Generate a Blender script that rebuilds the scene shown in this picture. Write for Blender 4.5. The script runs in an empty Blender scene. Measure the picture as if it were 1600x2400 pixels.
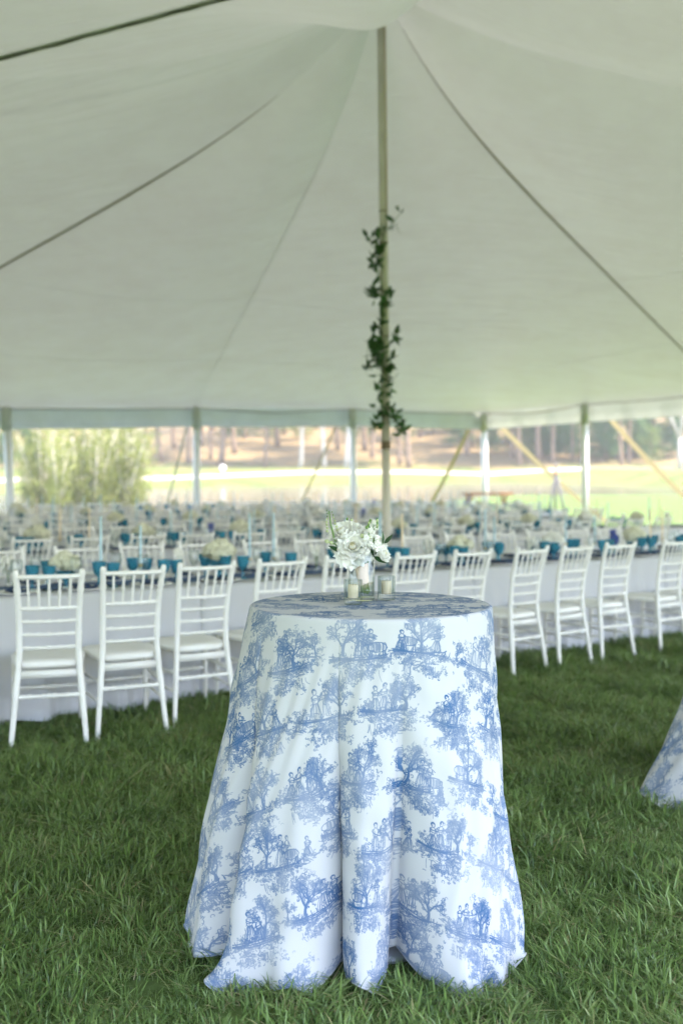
import bpy, math, random
import numpy as np
from mathutils import Vector, Matrix
R = math.radians
rnd = random.Random(7)
rng = np.random.default_rng(11)
sc = bpy.context.scene
C = sc.collection

# ------------------------------------------------------------------ camera, sky, sun, exposure
F = 2333.0; YH = 1141.0; H = 1.43           # focal length in photograph pixels, horizon row, eye height
cam = bpy.data.cameras.new('camera'); camo = bpy.data.objects.new('camera', cam); C.objects.link(camo)
camo.location = (0, 0, H); camo.rotation_euler = (R(90), 0, 0)
cam.sensor_fit = 'VERTICAL'; cam.sensor_width = 24; cam.sensor_height = 36; cam.lens = 36 * F / 2400
cam.shift_y = -(1200 - YH) / 2400
cam.clip_start = 0.05; cam.clip_end = 3000
cam.dof.use_dof = True; cam.dof.focus_distance = 3.15; cam.dof.aperture_fstop = 1.9
sc.camera = camo
SUN_EL = R(57); SX, SY = 0.980, -0.20
world = bpy.data.worlds.new('World'); sc.world = world; world.use_nodes = True
wn = world.node_tree.nodes; wl = world.node_tree.links
sky = wn.new('ShaderNodeTexSky'); sky.sky_type = 'NISHITA'; sky.sun_disc = False
sky.sun_elevation = SUN_EL; sky.sun_rotation = math.atan2(SX, SY)
wl.new(sky.outputs[0], wn['Background'].inputs[0]); wn['Background'].inputs[1].default_value = 0.15
sl = bpy.data.lights.new('sun', 'SUN'); sl.energy = 2.8; sl.angle = R(0.53); sl.color = (1.0, 0.93, 0.82)
so = bpy.data.objects.new('sun', sl); C.objects.link(so)
S = Vector((math.cos(SUN_EL) * SX, math.cos(SUN_EL) * SY, math.sin(SUN_EL)))
so.rotation_euler = (-S).to_track_quat('-Z', 'Y').to_euler(); so.location = S * 60
vs = sc.view_settings; vs.view_transform = 'Standard'; vs.look = 'None'; vs.gamma = 1.0; vs.use_curve_mapping = False
vs.exposure = 3.03
vs.use_white_balance = True; vs.white_balance_temperature = 6850; vs.white_balance_tint = 15
sc.render.engine = 'CYCLES'
cy = sc.cycles
cy.use_denoising = True; cy.max_bounces = 10; cy.diffuse_bounces = 5; cy.glossy_bounces = 3
cy.transmission_bounces = 6; cy.transparent_max_bounces = 24; cy.sample_clamp_indirect = 8
cy.caustics_reflective = False; cy.caustics_refractive = False

# ------------------------------------------------------------------ materials
def mat(name, col, rough=0.6, spec=0.3, trans=0.0, var=0.0, vscale=6.0, bump=0.0, bscale=40.0, metal=0.0, objvar=0.0):
    m = bpy.data.materials.new(name); m.use_nodes = True
    n = m.node_tree.nodes; l = m.node_tree.links
    b = n['Principled BSDF']; out = n['Material Output']
    b.inputs['Roughness'].default_value = rough
    b.inputs['Specular IOR Level'].default_value = spec
    b.inputs['Metallic'].default_value = metal
    b.inputs['Base Color'].default_value = (*col, 1)
    colsock = None
    if var > 0:
        tc = n.new('ShaderNodeTexCoord'); nz = n.new('ShaderNodeTexNoise'); nz.inputs['Scale'].default_value = vscale
        nz.inputs['Detail'].default_value = 5
        l.new(tc.outputs['Object'], nz.inputs['Vector'])
        mr = n.new('ShaderNodeMapRange'); mr.inputs['From Min'].default_value = 0.3; mr.inputs['From Max'].default_value = 0.7
        mr.inputs['To Min'].default_value = 1 - var; mr.inputs['To Max'].default_value = 1 + var
        l.new(nz.outputs[0], mr.inputs[0])
        mx = n.new('ShaderNodeVectorMath'); mx.operation = 'SCALE'; mx.inputs[0].default_value = col
        l.new(mr.outputs[0], mx.inputs['Scale']); colsock = mx.outputs[0]
    if objvar > 0:
        oi = n.new('ShaderNodeObjectInfo'); mr = n.new('ShaderNodeMapRange')
        mr.inputs['To Min'].default_value = 1 - objvar; mr.inputs['To Max'].default_value = 1 + objvar
        l.new(oi.outputs['Random'], mr.inputs[0])
        mx = n.new('ShaderNodeVectorMath'); mx.operation = 'SCALE'; mx.inputs[0].default_value = col
        if colsock: l.new(colsock, mx.inputs[0])
        l.new(mr.outputs[0], mx.inputs['Scale']); colsock = mx.outputs[0]
    if colsock: l.new(colsock, b.inputs['Base Color'])
    if bump > 0:
        tc = n.new('ShaderNodeTexCoord'); nz = n.new('ShaderNodeTexNoise'); nz.inputs['Scale'].default_value = bscale
        nz.inputs['Detail'].default_value = 4
        l.new(tc.outputs['Object'], nz.inputs['Vector'])
        bp = n.new('ShaderNodeBump'); bp.inputs['Strength'].default_value = bump; bp.inputs['Distance'].default_value = 0.01
        l.new(nz.outputs[0], bp.inputs['Height']); l.new(bp.outputs[0], b.inputs['Normal'])
    if trans > 0:
        t = n.new('ShaderNodeBsdfTranslucent'); t.inputs[0].default_value = (*col, 1)
        if colsock: l.new(colsock, t.inputs[0])
        mx = n.new('ShaderNodeMixShader'); mx.inputs[0].default_value = trans
        l.new(b.outputs[0], mx.inputs[1]); l.new(t.outputs[0], mx.inputs[2]); l.new(mx.outputs[0], out.inputs[0])
    return m

def glass(name, tint, edge, rough=0.03, dens=0.25):
    """thin-walled glass: tinted see-through, more reflective and denser towards grazing angles"""
    m = bpy.data.materials.new(name); m.use_nodes = True
    n = m.node_tree.nodes; l = m.node_tree.links; n.remove(n['Principled BSDF'])
    out = n['Material Output']
    tr = n.new('ShaderNodeBsdfTransparent'); gl = n.new('ShaderNodeBsdfGlossy'); gl.inputs['Roughness'].default_value = rough
    gl.inputs[0].default_value = (0.95, 0.97, 0.97, 1)
    lw = n.new('ShaderNodeLayerWeight'); lw.inputs[0].default_value = 0.5
    mc = n.new('ShaderNodeMix'); mc.data_type = 'RGBA'
    mc.inputs[6].default_value = (*tint, 1); mc.inputs[7].default_value = (*edge, 1)
    l.new(lw.outputs['Facing'], mc.inputs[0]); l.new(mc.outputs[2], tr.inputs[0])
    pw = n.new('ShaderNodeMath'); pw.operation = 'POWER'; pw.inputs[1].default_value = 4.0; l.new(lw.outputs['Facing'], pw.inputs[0])
    fr = n.new('ShaderNodeMath'); fr.operation = 'MULTIPLY_ADD'; fr.inputs[1].default_value = 0.7; fr.inputs[2].default_value = 0.04; l.new(pw.outputs[0], fr.inputs[0])
    mx = n.new('ShaderNodeMixShader'); l.new(fr.outputs[0], mx.inputs[0]); l.new(tr.outputs[0], mx.inputs[1]); l.new(gl.outputs[0], mx.inputs[2])
    last = mx.outputs[0]
    if dens > 0:
        df = n.new('ShaderNodeBsdfDiffuse'); df.inputs[0].default_value = (*edge, 1)
        m2 = n.new('ShaderNodeMixShader'); m2.inputs[0].default_value = dens
        l.new(last, m2.inputs[1]); l.new(df.outputs[0], m2.inputs[2]); last = m2.outputs[0]
    l.new(last, out.inputs[0])
    return m

M = {}
M['chair'] = mat('white_lacquer', (0.84, 0.82, 0.79), 0.4, 0.4, var=0.03, vscale=9)
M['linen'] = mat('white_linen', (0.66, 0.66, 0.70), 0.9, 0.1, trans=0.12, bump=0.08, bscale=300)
M['runner'] = mat('dusty_blue_gauze', (0.11, 0.165, 0.28), 0.95, 0.05, var=0.2, vscale=30)
M['napkin'] = mat('navy_napkin', (0.05, 0.075, 0.14), 0.9, 0.05)
M['plate'] = mat('white_china', (0.80, 0.79, 0.76), 0.15, 0.5)
M['teal'] = glass('teal_glass', (0.50, 0.82, 0.90), (0.07, 0.40, 0.54), 0.05, 0.30)
M['clear'] = glass('clear_glass', (0.985, 0.99, 0.988), (0.78, 0.83, 0.83), 0.02, 0.0)
M['water'] = glass('vase_water', (0.97, 0.975, 0.965), (0.86, 0.89, 0.86), 0.02, 0.0)
M['taper_blue'] = mat('pale_blue_wax', (0.45, 0.62, 0.70), 0.5, 0.3)
M['wax'] = mat('ivory_wax', (0.92, 0.76, 0.54), 0.55, 0.3, trans=0.15)
M['wick'] = mat('wick', (0.05, 0.045, 0.04), 0.9)
M['brass'] = mat('brass', (0.55, 0.38, 0.16), 0.3, 0.5, metal=1.0)
M['petal'] = mat('white_petal', (0.92, 0.91, 0.86), 0.7, 0.15, trans=0.22)
M['petal_cream'] = mat('cream_petal', (0.88, 0.83, 0.62), 0.7, 0.15, trans=0.28)
M['hydrangea'] = mat('hydrangea', (0.80, 0.79, 0.64), 0.8, 0.1, trans=0.22, var=0.15, vscale=40)
M['delph'] = mat('delphinium', (0.13, 0.19, 0.55), 0.7, 0.1, trans=0.2)
M['bud'] = mat('green_bud', (0.50, 0.56, 0.30), 0.6, 0.2, trans=0.15)
M['leaf'] = mat('dark_leaf', (0.022, 0.075, 0.022), 0.4, 0.4, trans=0.15, objvar=0.35)
M['stem'] = mat('stem', (0.13, 0.24, 0.06), 0.5, 0.3)
M['ribbon'] = mat('ivory_ribbon', (0.78, 0.60, 0.46), 0.6, 0.3, bump=0.1, bscale=80)
M['vinyl'] = None
M['pole'] = mat('cream_pole', (0.56, 0.53, 0.46), 0.45, 0.4, var=0.12, vscale=3)
M['pole_band'] = mat('brown_tape', (0.17, 0.13, 0.08), 0.6)
M['white_pole'] = mat('white_pole', (0.80, 0.80, 0.78), 0.4, 0.4, var=0.04)
M['strap'] = mat('tan_webbing', (0.46, 0.36, 0.20), 0.9, 0.1, bump=0.2, bscale=200)
M['seam'] = mat('seam_webbing', (0.36, 0.345, 0.26), 0.9, 0.1)
M['lacing'] = mat('lacing', (0.03, 0.024, 0.014), 0.9, 0.05)
M['steel'] = mat('galvanised_steel', (0.35, 0.36, 0.37), 0.45, 0.5, metal=0.8)
M['wood'] = mat('stained_wood', (0.42, 0.20, 0.10), 0.5, 0.3, var=0.25, vscale=5)
M['plywood'] = mat('plywood', (0.45, 0.33, 0.2), 0.7)
M['bark'] = mat('bark', (0.21, 0.15, 0.105), 0.95, 0.1, var=0.35, vscale=3, bump=0.5, bscale=12)
M['pale_bark'] = mat('pale_bark', (0.42, 0.39, 0.34), 0.9, 0.1, var=0.2, vscale=4)
M['leaf_spring'] = mat('spring_leaf', (0.115, 0.165, 0.035), 0.7, 0.15, trans=0.4, objvar=0.25)
M['leaf_green'] = mat('green_leaf', (0.06, 0.13, 0.04), 0.7, 0.15, trans=0.3, objvar=0.25)
M['leaf_willow'] = mat('willow_leaf', (0.22, 0.25, 0.08), 0.7, 0.15, trans=0.4, objvar=0.2)
M['road'] = mat('pale_gravel', (0.42, 0.38, 0.33), 0.9, 0.1, var=0.1, vscale=1)
M['white_paint'] = mat('white_paint', (0.8, 0.8, 0.78), 0.5)
M['rope_grey'] = mat('grey_rope', (0.42, 0.40, 0.34), 0.9, 0.1)

def vinyl(trans=0.043):
    m = bpy.data.materials.new('tent_vinyl'); m.use_nodes = True
    n = m.node_tree.nodes; l = m.node_tree.links; b = n['Principled BSDF']; out = n['Material Output']
    tc = n.new('ShaderNodeTexCoord')
    nz = n.new('ShaderNodeTexNoise'); nz.inputs['Scale'].default_value = 0.9; nz.inputs['Detail'].default_value = 8; nz.inputs['Roughness'].default_value = 0.62
    l.new(tc.outputs['Object'], nz.inputs['Vector'])
    cr = n.new('ShaderNodeValToRGB'); e = cr.color_ramp.elements
    e[0].position = 0.30; e[0].color = (0.53, 0.545, 0.45, 1); e[1].position = 0.62; e[1].color = (0.59, 0.625, 0.56, 1)
    l.new(nz.outputs[0], cr.inputs[0]); l.new(cr.outputs[0], b.inputs['Base Color'])
    b.inputs['Roughness'].default_value = 0.42; b.inputs['Specular IOR Level'].default_value = 0.35
    # fine creases and tension wrinkles
    mp = n.new('ShaderNodeMapping'); mp.inputs['Scale'].default_value = (0.6, 2.6, 1.0); mp.inputs['Rotation'].default_value = (0, 0, R(-35))
    l.new(tc.outputs['Object'], mp.inputs[0])
    n2 = n.new('ShaderNodeTexNoise'); n2.inputs['Scale'].default_value = 1.3; n2.inputs['Detail'].default_value = 3; n2.inputs['Distortion'].default_value = 0.8
    l.new(mp.outputs[0], n2.inputs['Vector'])
    n3 = n.new('ShaderNodeTexNoise'); n3.inputs['Scale'].default_value = 14; n3.inputs['Detail'].default_value = 4
    l.new(mp.outputs[0], n3.inputs['Vector'])
    b1 = n.new('ShaderNodeBump'); b1.inputs['Strength'].default_value = 0.35; b1.inputs['Distance'].default_value = 0.10
    b2 = n.new('ShaderNodeBump'); b2.inputs['Strength'].default_value = 0.12; b2.inputs['Distance'].default_value = 0.01
    l.new(n2.outputs[0], b1.inputs['Height']); l.new(n3.outputs[0], b2.inputs['Height']); l.new(b1.outputs[0], b2.inputs['Normal'])
    l.new(b2.outputs[0], b.inputs['Normal'])
    t = n.new('ShaderNodeBsdfTranslucent'); t.inputs[0].default_value = (0.74, 0.76, 0.68, 1)
    mx = n.new('ShaderNodeMixShader'); mx.inputs[0].default_value = trans
    l.new(b.outputs[0], mx.inputs[1]); l.new(t.outputs[0], mx.inputs[2]); l.new(mx.outputs[0], out.inputs[0])
    return m
M['vinyl'] = vinyl(); M['valance'] = vinyl(0.11)

# ------------------------------------------------------------------ toile print, drawn stroke by stroke
def toile_tile(N=1600, seed=5):
    r = np.random.default_rng(seed)
    PX, PY, PR, PA = [], [], [], []
    def stroke(p, rad=0.9, a=1.0):
        p = np.asarray(p, float)
        d = np.hypot(*np.diff(p, axis=0).T); s = np.r_[0, np.cumsum(d)]
        if s[-1] < 0.5: return
        t = np.arange(0, s[-1], 0.7)
        PX.append(np.interp(t, s, p[:, 0])); PY.append(np.interp(t, s, p[:, 1]))
        PR.append(np.full(len(t), round(rad * 1.55, 2))); PA.append(np.full(len(t), a))
    tt = np.linspace(0, 1, 11)[:, None]
    def bez(p0, p1, p2, rad=0.9, a=1.0):
        p0, p1, p2 = map(lambda q: np.asarray(q, float), (p0, p1, p2))
        stroke((1 - tt) ** 2 * p0 + 2 * tt * (1 - tt) * p1 + tt ** 2 * p2, rad, a)
    def arc(x, y, rx, ry, a0, a1, rad=0.9, a=1.0):
        th = np.linspace(a0, a1, 12); stroke(np.c_[x + rx * np.cos(th), y + ry * np.sin(th)], rad, a)
    def leaves(x, y, s, n, a=0.9):
        for _ in range(int(n * 0.5) + 1):
            cx, cy = x + r.normal() * s, y + r.normal() * s * 0.7
            a0 = r.uniform(0, 6.3); arc(cx, cy, r.uniform(3, 8), r.uniform(2.5, 6.5), a0, a0 + r.uniform(2, 4.5), r.choice([0.8, 1.2, 1.6]), a * r.uniform(0.6, 1))
    def branch(x, y, ang, L, w, dep):
        x1, y1 = x + L * math.cos(ang), y + L * math.sin(ang)
        k = r.normal() * 0.18 * L
        for j in range(max(1, int(w))):
            o = (j - w / 2) * 1.8
            bez((x + o, y), ((x + x1) / 2 + k + o, (y + y1) / 2), (x1 + o * 0.6, y1), 1.1, 0.95)
        if dep == 0:
            leaves(x1, y1, 11, 11); return
        for _ in range(3 if dep > 1 else 2):
            branch(x1, y1, ang + r.normal() * 0.62, L * r.uniform(0.55, 0.82), w * 0.55, dep - 1)
        if dep < 3: leaves((x + x1) / 2, (y + y1) / 2, 12, 9)
    def tree(x, y, h, lean=0.0, leafy=True):
        branch(x, y, math.pi / 2 + lean, h * 0.36, 7, 3)
        branch(x, y + h * 0.2, math.pi / 2 + lean + 0.7, h * 0.24, 4, 2)
        branch(x, y + h * 0.25, math.pi / 2 + lean - 0.8, h * 0.22, 4, 2)
        if leafy:
            for _ in range(4): leaves(x + r.normal() * h * 0.16 + h * 0.5 * lean * -1, y + h * r.uniform(0.55, 0.9), 16, 22, 0.8)
        for k in range(4): bez((x - 10 + r.normal() * 5, y), (x + r.normal() * 5, y + h * 0.15), (x + r.normal() * 4, y + h * r.uniform(0.2, 0.34)), 1.0, 0.8)
    def hatch(x, y, w, h, n, curve=0.2, ang=0.0, a=0.8):
        for _ in range(n):
            cx, cy = x + r.uniform(-w, w), y + r.uniform(-h, h); L = r.uniform(0.25, 0.6) * w
            c, s = math.cos(ang + r.normal() * 0.15), math.sin(ang + r.normal() * 0.15)
            bez((cx - L * c, cy - L * s), (cx, cy + L * curve * r.normal()), (cx + L * c, cy + L * s), r.choice([0.8, 1.1, 1.5]), a * r.uniform(0.5, 1))
    def figure(x, y, h, dress=True, face=1):
        hd = h * 0.085; hy = y + h * 0.9
        arc(x, hy, hd, hd * 1.15, 0, 6.3, 1.1)
        for k in range(12): arc(x - face * hd * 0.3, hy + hd * 0.4, hd * r.uniform(0.5, 1.1), hd * r.uniform(0.4, 0.9), r.uniform(0, 2), r.uniform(2.5, 4.6), 1.3)
        wa = y + h * 0.52; sw = h * 0.13
        for sgn in (-1, 1):
            bez((x + sgn * sw * 0.5, hy - hd * 1.3), (x + sgn * sw * 1.3, y + h * 0.7), (x + sgn * sw * 0.7, wa), 1.2)
            bez((x + sgn * sw, y + h * 0.76), (x + sgn * (sw * 2.0 + r.normal() * 5), y + h * 0.66), (x + face * r.uniform(0.5, 2.4) * sw, y + h * r.uniform(0.5, 0.72)), 1.3)
            bez((x + sgn * sw * 0.8, y + h * 0.74), (x + sgn * sw * 1.7, y + h * 0.6), (x + face * r.uniform(0.5, 2.2) * sw, y + h * r.uniform(0.48, 0.66)), 1.0)
        n = 8 if dress else 5; fl = 2.1 if dress else 1.1
        for k in range(n):
            u = (k / (n - 1) - 0.5) * 2
            bez((x + u * sw * 0.7, wa), (x + u * sw * fl * 0.8 + r.normal() * 4, y + h * 0.3), (x + u * sw * fl, y + r.uniform(0, 0.05) * h), r.choice([0.9, 1.4]), 0.95)
        hatch(x - face * sw * 0.6, y + h * 0.62, sw * 0.6, h * 0.1, 9, 0.2, 1.2)
        hatch(x - face * sw * fl * 0.5, y + h * 0.24, sw * 0.7, h * 0.2, 12, 0.2, 1.4)
    def animal(x, y, L, face=1):
        arc(x, y + L * 0.42, L * 0.42, L * 0.2, 0, 6.3, 1.3)
        for k in range(26): arc(x + r.uniform(-0.3, 0.3) * L, y + L * 0.42, L * r.uniform(0.04, 0.1), L * 0.19, r.uniform(-1.6, 0), r.uniform(0.6, 2), 1.1, 0.8)
        for q in (-0.32, -0.24, 0.24, 0.32):
            for k in range(3): bez((x + q * L + k * 2, y + L * 0.3), (x + q * L + 2, y + L * 0.15), (x + q * L + k * 2 + r.normal() * 3, y), 1.2)
        hx = x + face * L * 0.52; arc(hx, y + L * 0.6, L * 0.1, L * 0.13, 0, 6.3, 1.3); hatch(hx, y + L * 0.6, L * 0.07, L * 0.08, 14, 0.2, 0.5)
        for k in range(5): bez((x + face * L * 0.36, y + L * (0.42 + k * 0.03)), (x + face * L * 0.45, y + L * 0.55), (hx, y + L * (0.5 + k * 0.03)), 1.1)
        for sgn in (-1, 1): bez((hx + sgn * 5, y + L * 0.7), (hx + sgn * 12, y + L * 0.78), (hx + sgn * 9, y + L * 0.84), 1.2)
    def short(x, y, w, h, n, lo, hi, ang=0.0, a=0.9):
        for _ in range(n):
            g = r.uniform(-1, 1); cx = x + g * w; cy = y + r.normal() * h * (1.1 - abs(g)); L = r.uniform(lo, hi); t = ang + r.normal() * 0.35
            bez((cx - L * math.cos(t), cy - L * math.sin(t)), (cx, cy + r.normal() * L * 0.4), (cx + L * math.cos(t), cy + L * math.sin(t)), r.choice([0.9, 1.3, 1.7]), a * r.uniform(0.6, 1))
    def ground(x, y, w):
        short(x, y - 16, w, 13, 66, 6, 20, 0.05)
        short(x + r.normal() * 15, y - 44, w * 0.6, 20, 50, 5, 16, r.uniform(-0.6, 0.6))
        for _ in range(4): bez((x - w, y + r.normal() * 6), (x + r.normal() * 20, y - 18 + r.normal() * 10), (x + w * r.uniform(0.2, 1), y + r.normal() * 8), 1.4)
        for _ in range(13):
            cx = x + r.uniform(-1, 1) * w; leaves(cx, y - 22 + r.normal() * 22, 15, 20, 1.0)
        for _ in range(9):
            cx = x + r.normal() * 0.4 * w; leaves(cx, y - 78 + r.normal() * 14, 15, 24, 0.95)
        for _ in range(34):
            cx = x + r.uniform(-1, 1) * w; cy = y - r.uniform(0, 46) * (1 - abs(cx - x) / w * 0.6)
            bez((cx, cy), (cx + r.normal() * 4, cy + 9), (cx + r.normal() * 9, cy + r.uniform(12, 26)), 1.1)
        for _ in range(22):
            cx = x + r.uniform(-0.7, 0.7) * w; bez((cx, y - 60), (cx + r.normal() * 4, y - 80), (cx + r.normal() * 8, y - r.uniform(86, 112)), 1.0, 0.8)
    isl = [(col * 320 + (160 if row % 2 else 0) + 90 + r.normal() * 22, row * 267 + 120 + r.normal() * 26) for row in range(6) for col in range(5)]
    for i, (x, y) in enumerate(isl):
        k = (i * 2 + i // 5) % 5; w = r.uniform(100, 150)
        ground(x, y, w)
        if k == 0:
            figure(x - 45, y, 122, True, 1); figure(x + 5, y + 6, 130, False, -1); tree(x + 80, y - 10, 185, 0.12); leaves(x - 100, y + 30, 20, 60); leaves(x - 60, y - 100, 18, 40)
        elif k == 1:
            tree(x - 74, y, 180, -0.2, True); figure(x + 6, y, 118, True, -1); animal(x + 78, y - 10, 105, -1); figure(x + 50, y + 14, 96, False, 1)
        elif k == 2:
            figure(x - 66, y - 5, 104, True, 1); figure(x - 22, y, 112, True, -1); figure(x + 32, y + 4, 116, False, -1); tree(x + 84, y, 150, 0.25, True); leaves(x - 105, y + 20, 18, 60); leaves(x + 40, y - 105, 22, 50)
        elif k == 3:
            tree(x - 10, y - 10, 190, 0.08); animal(x - 74, y - 6, 96, 1); figure(x + 62, y - 4, 106, True, -1)
        else:
            tree(x + 30, y - 6, 175, -0.15); figure(x - 40, y, 118, True, 1); leaves(x + 85, y + 26, 20, 60); leaves(x - 88, y + 14, 16, 40); figure(x + 2, y - 4, 90, True, -1)
    for i in range(30):                                    # shrubs and small groups that link the scenes
        row, col = divmod(i, 5); x, y = col * 320 + (0 if row % 2 else 160) + 90 + r.normal() * 30, row * 267 + 105 + r.normal() * 30
        short(x, y, 46, 10, 18, 5, 14, r.uniform(-0.5, 0.5))
        for _ in range(3): leaves(x + r.normal() * 26, y + r.normal() * 14, 12, 18, 0.9)
        if i % 3 == 0: figure(x + r.normal() * 12, y + 4, 84, True, 1 if i % 2 else -1)
        elif i % 3 == 1: branch(x, y, math.pi / 2 + r.normal() * 0.3, 34, 4, 2)
    for _ in range(22):                                    # loose sprigs and flecks between the scenes
        leaves(r.uniform(0, N), r.uniform(0, N), 14, 8, 0.6)
    X = np.concatenate(PX); Y = np.concatenate(PY); RR = np.concatenate(PR); A = np.concatenate(PA)
    ink = np.zeros((N, N), np.float32)
    for rad in np.unique(RR):
        m = RR == rad; x, y, a = X[m], Y[m], A[m]
        k = int(math.ceil(rad)) + 1
        ix0, iy0 = np.floor(x).astype(int), np.floor(y).astype(int)
        for dx in range(-k + 1, k + 1):
            for dy in range(-k + 1, k + 1):
                ix, iy = ix0 + dx, iy0 + dy
                d = np.hypot(ix - x, iy - y); wgt = np.clip(rad + 0.5 - d, 0, 1) * a
                q = wgt > 0.02
                np.maximum.at(ink, (iy[q] % N, ix[q] % N), wgt[q].astype(np.float32))
    img = bpy.data.images.new('toile_print', N, N, alpha=False, float_buffer=False)
    img.colorspace_settings.name = 'Non-Color'
    buf = np.ones((N, N, 4), np.float32); buf[..., :3] = ink[..., None]
    img.pixels.foreach_set(buf.ravel()); img.update(); img.pack()
    return img

def toile_material():
    img = toile_tile()
    m = bpy.data.materials.new('toile_cloth'); m.use_nodes = True
    n = m.node_tree.nodes; l = m.node_tree.links; b = n['Principled BSDF']; out = n['Material Output']
    uv = n.new('ShaderNodeUVMap'); uv.uv_map = 'cloth'
    ti = n.new('ShaderNodeTexImage'); ti.image = img; ti.interpolation = 'Linear'
    l.new(uv.outputs[0], ti.inputs[0])
    nz = n.new('ShaderNodeTexNoise'); nz.inputs['Scale'].default_value = 5; l.new(uv.outputs[0], nz.inputs['Vector'])
    mr = n.new('ShaderNodeMapRange'); mr.inputs['From Min'].default_value = 0.35; mr.inputs['From Max'].default_value = 0.65
    mr.inputs['To Min'].default_value = 0.58; mr.inputs['To Max'].default_value = 0.96
    l.new(nz.outputs[0], mr.inputs[0])
    mu = n.new('ShaderNodeMath'); mu.operation = 'MULTIPLY'; l.new(ti.outputs[0], mu.inputs[0]); l.new(mr.outputs[0], mu.inputs[1])
    mc = n.new('ShaderNodeMix'); mc.data_type = 'RGBA'
    mc.inputs[6].default_value = (0.57, 0.57, 0.58, 1); mc.inputs[7].default_value = (0.016, 0.105, 0.27, 1)
    l.new(mu.outputs[0], mc.inputs[0]); l.new(mc.outputs[2], b.inputs['Base Color'])
    b.inputs['Roughness'].default_value = 0.9; b.inputs['Specular IOR Level'].default_value = 0.1
    wv = n.new('ShaderNodeTexNoise'); wv.inputs['Scale'].default_value = 500; l.new(uv.outputs[0], wv.inputs['Vector'])
    bp = n.new('ShaderNodeBump'); bp.inputs['Strength'].default_value = 0.1; bp.inputs['Distance'].default_value = 0.002
    l.new(wv.outputs[0], bp.inputs['Height']); l.new(bp.outputs[0], b.inputs['Normal'])
    t = n.new('ShaderNodeBsdfTranslucent'); l.new(mc.outputs[2], t.inputs[0])
    mx = n.new('ShaderNodeMixShader'); mx.inputs[0].default_value = 0.12
    l.new(b.outputs[0], mx.inputs[1]); l.new(t.outputs[0], mx.inputs[2]); l.new(mx.outputs[0], out.inputs[0])
    return m
M['toile'] = toile_material()

# ------------------------------------------------------------------ mesh helpers
class MB:
    def __init__(s): s.v = []; s.f = []
    def add(s, v, f):
        o = len(s.v); s.v.extend([tuple(p) for p in v]); s.f.extend([tuple(i + o for i in q) for q in f]); return s
    def tube(s, pts, rad, n=8, cap=True):
        pts = [Vector(p) for p in pts]; k = len(pts)
        if not hasattr(rad, '__len__'): rad = [rad] * k
        o = len(s.v); up = None
        for i, p in enumerate(pts):
            t = (pts[min(i + 1, k - 1)] - pts[max(i - 1, 0)]).normalized()
            if up is None:
                up = t.orthogonal().normalized()
            up = (up - t * up.dot(t)).normalized(); w = t.cross(up)
            for j in range(n):
                a = 2 * math.pi * j / n
                s.v.append(tuple(p + (up * math.cos(a) + w * math.sin(a)) * rad[i]))
        for i in range(k - 1):
            for j in range(n):
                a, b = o + i * n + j, o + i * n + (j + 1) % n
                s.f.append((a, b, b + n, a + n))
        if cap:
            s.f.append(tuple(o + j for j in reversed(range(n)))); s.f.append(tuple(o + (k - 1) * n + j for j in range(n)))
        return s
    def lathe(s, prof, n=24, c=(0, 0, 0), closed=False):
        o = len(s.v); k = len(prof)
        for (r_, z) in prof:
            for j in range(n):
                a = 2 * math.pi * j / n; s.v.append((c[0] + r_ * math.cos(a), c[1] + r_ * math.sin(a), c[2] + z))
        for i in range(k - 1):
            for j in range(n):
                a, b = o + i * n + j, o + i * n + (j + 1) % n; s.f.append((a, b, b + n, a + n))
        if closed:
            s.f.append(tuple(o + j for j in reversed(range(n)))); s.f.append(tuple(o + (k - 1) * n + j for j in range(n)))
        return s
    def box(s, lo, hi):
        x0, y0, z0 = lo; x1, y1, z1 = hi
        return s.add([(x0, y0, z0), (x1, y0, z0), (x1, y1, z0), (x0, y1, z0), (x0, y0, z1), (x1, y0, z1), (x1, y1, z1), (x0, y1, z1)],
                     [(0, 3, 2, 1), (4, 5, 6, 7), (0, 1, 5, 4), (1, 2, 6, 5), (2, 3, 7, 6), (3, 0, 4, 7)])
    def mesh(s, name, m, smooth=True):
        me = bpy.data.meshes.new(name); me.from_pydata(s.v, [], s.f); me.update()
        if smooth: me.polygons.foreach_set('use_smooth', [True] * len(me.polygons))
        if m is not None: me.materials.append(m)
        return me
    def build(s, name, m, parent=None, smooth=True):
        return obj(name, s.mesh(name, m, smooth), parent)
def obj(name, me, parent=None, loc=None, rot=None, scale=None):
    o = bpy.data.objects.new(name, me); C.objects.link(o); o.parent = parent
    if loc is not None: o.location = loc
    if rot is not None: o.rotation_euler = rot
    if scale is not None: o.scale = scale if hasattr(scale, '__len__') else (scale,) * 3
    return o
def npmesh(name, V, Fq, m, smooth=True):
    me = bpy.data.meshes.new(name); V = np.asarray(V, np.float32); Fq = np.asarray(Fq, np.int32)
    k = Fq.shape[1]
    me.vertices.add(len(V)); me.vertices.foreach_set('co', V.ravel())
    me.loops.add(Fq.size); me.loops.foreach_set('vertex_index', Fq.ravel())
    me.polygons.add(len(Fq)); me.polygons.foreach_set('loop_start', np.arange(0, Fq.size, k, dtype=np.int32))
    me.polygons.foreach_set('use_smooth', np.full(len(Fq), smooth))
    me.update(calc_edges=True); me.validate()
    if m is not None: me.materials.append(m)
    return me
def grid_faces(nu, nv, wrap=False):
    i = np.arange(nu - 1)[:, None]; j = np.arange(nv if wrap else nv - 1)[None, :]; j2 = (j + 1) % nv
    return np.stack([i * nv + j, i * nv + j2, (i + 1) * nv + j2, (i + 1) * nv + j], -1).reshape(-1, 4)
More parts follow.
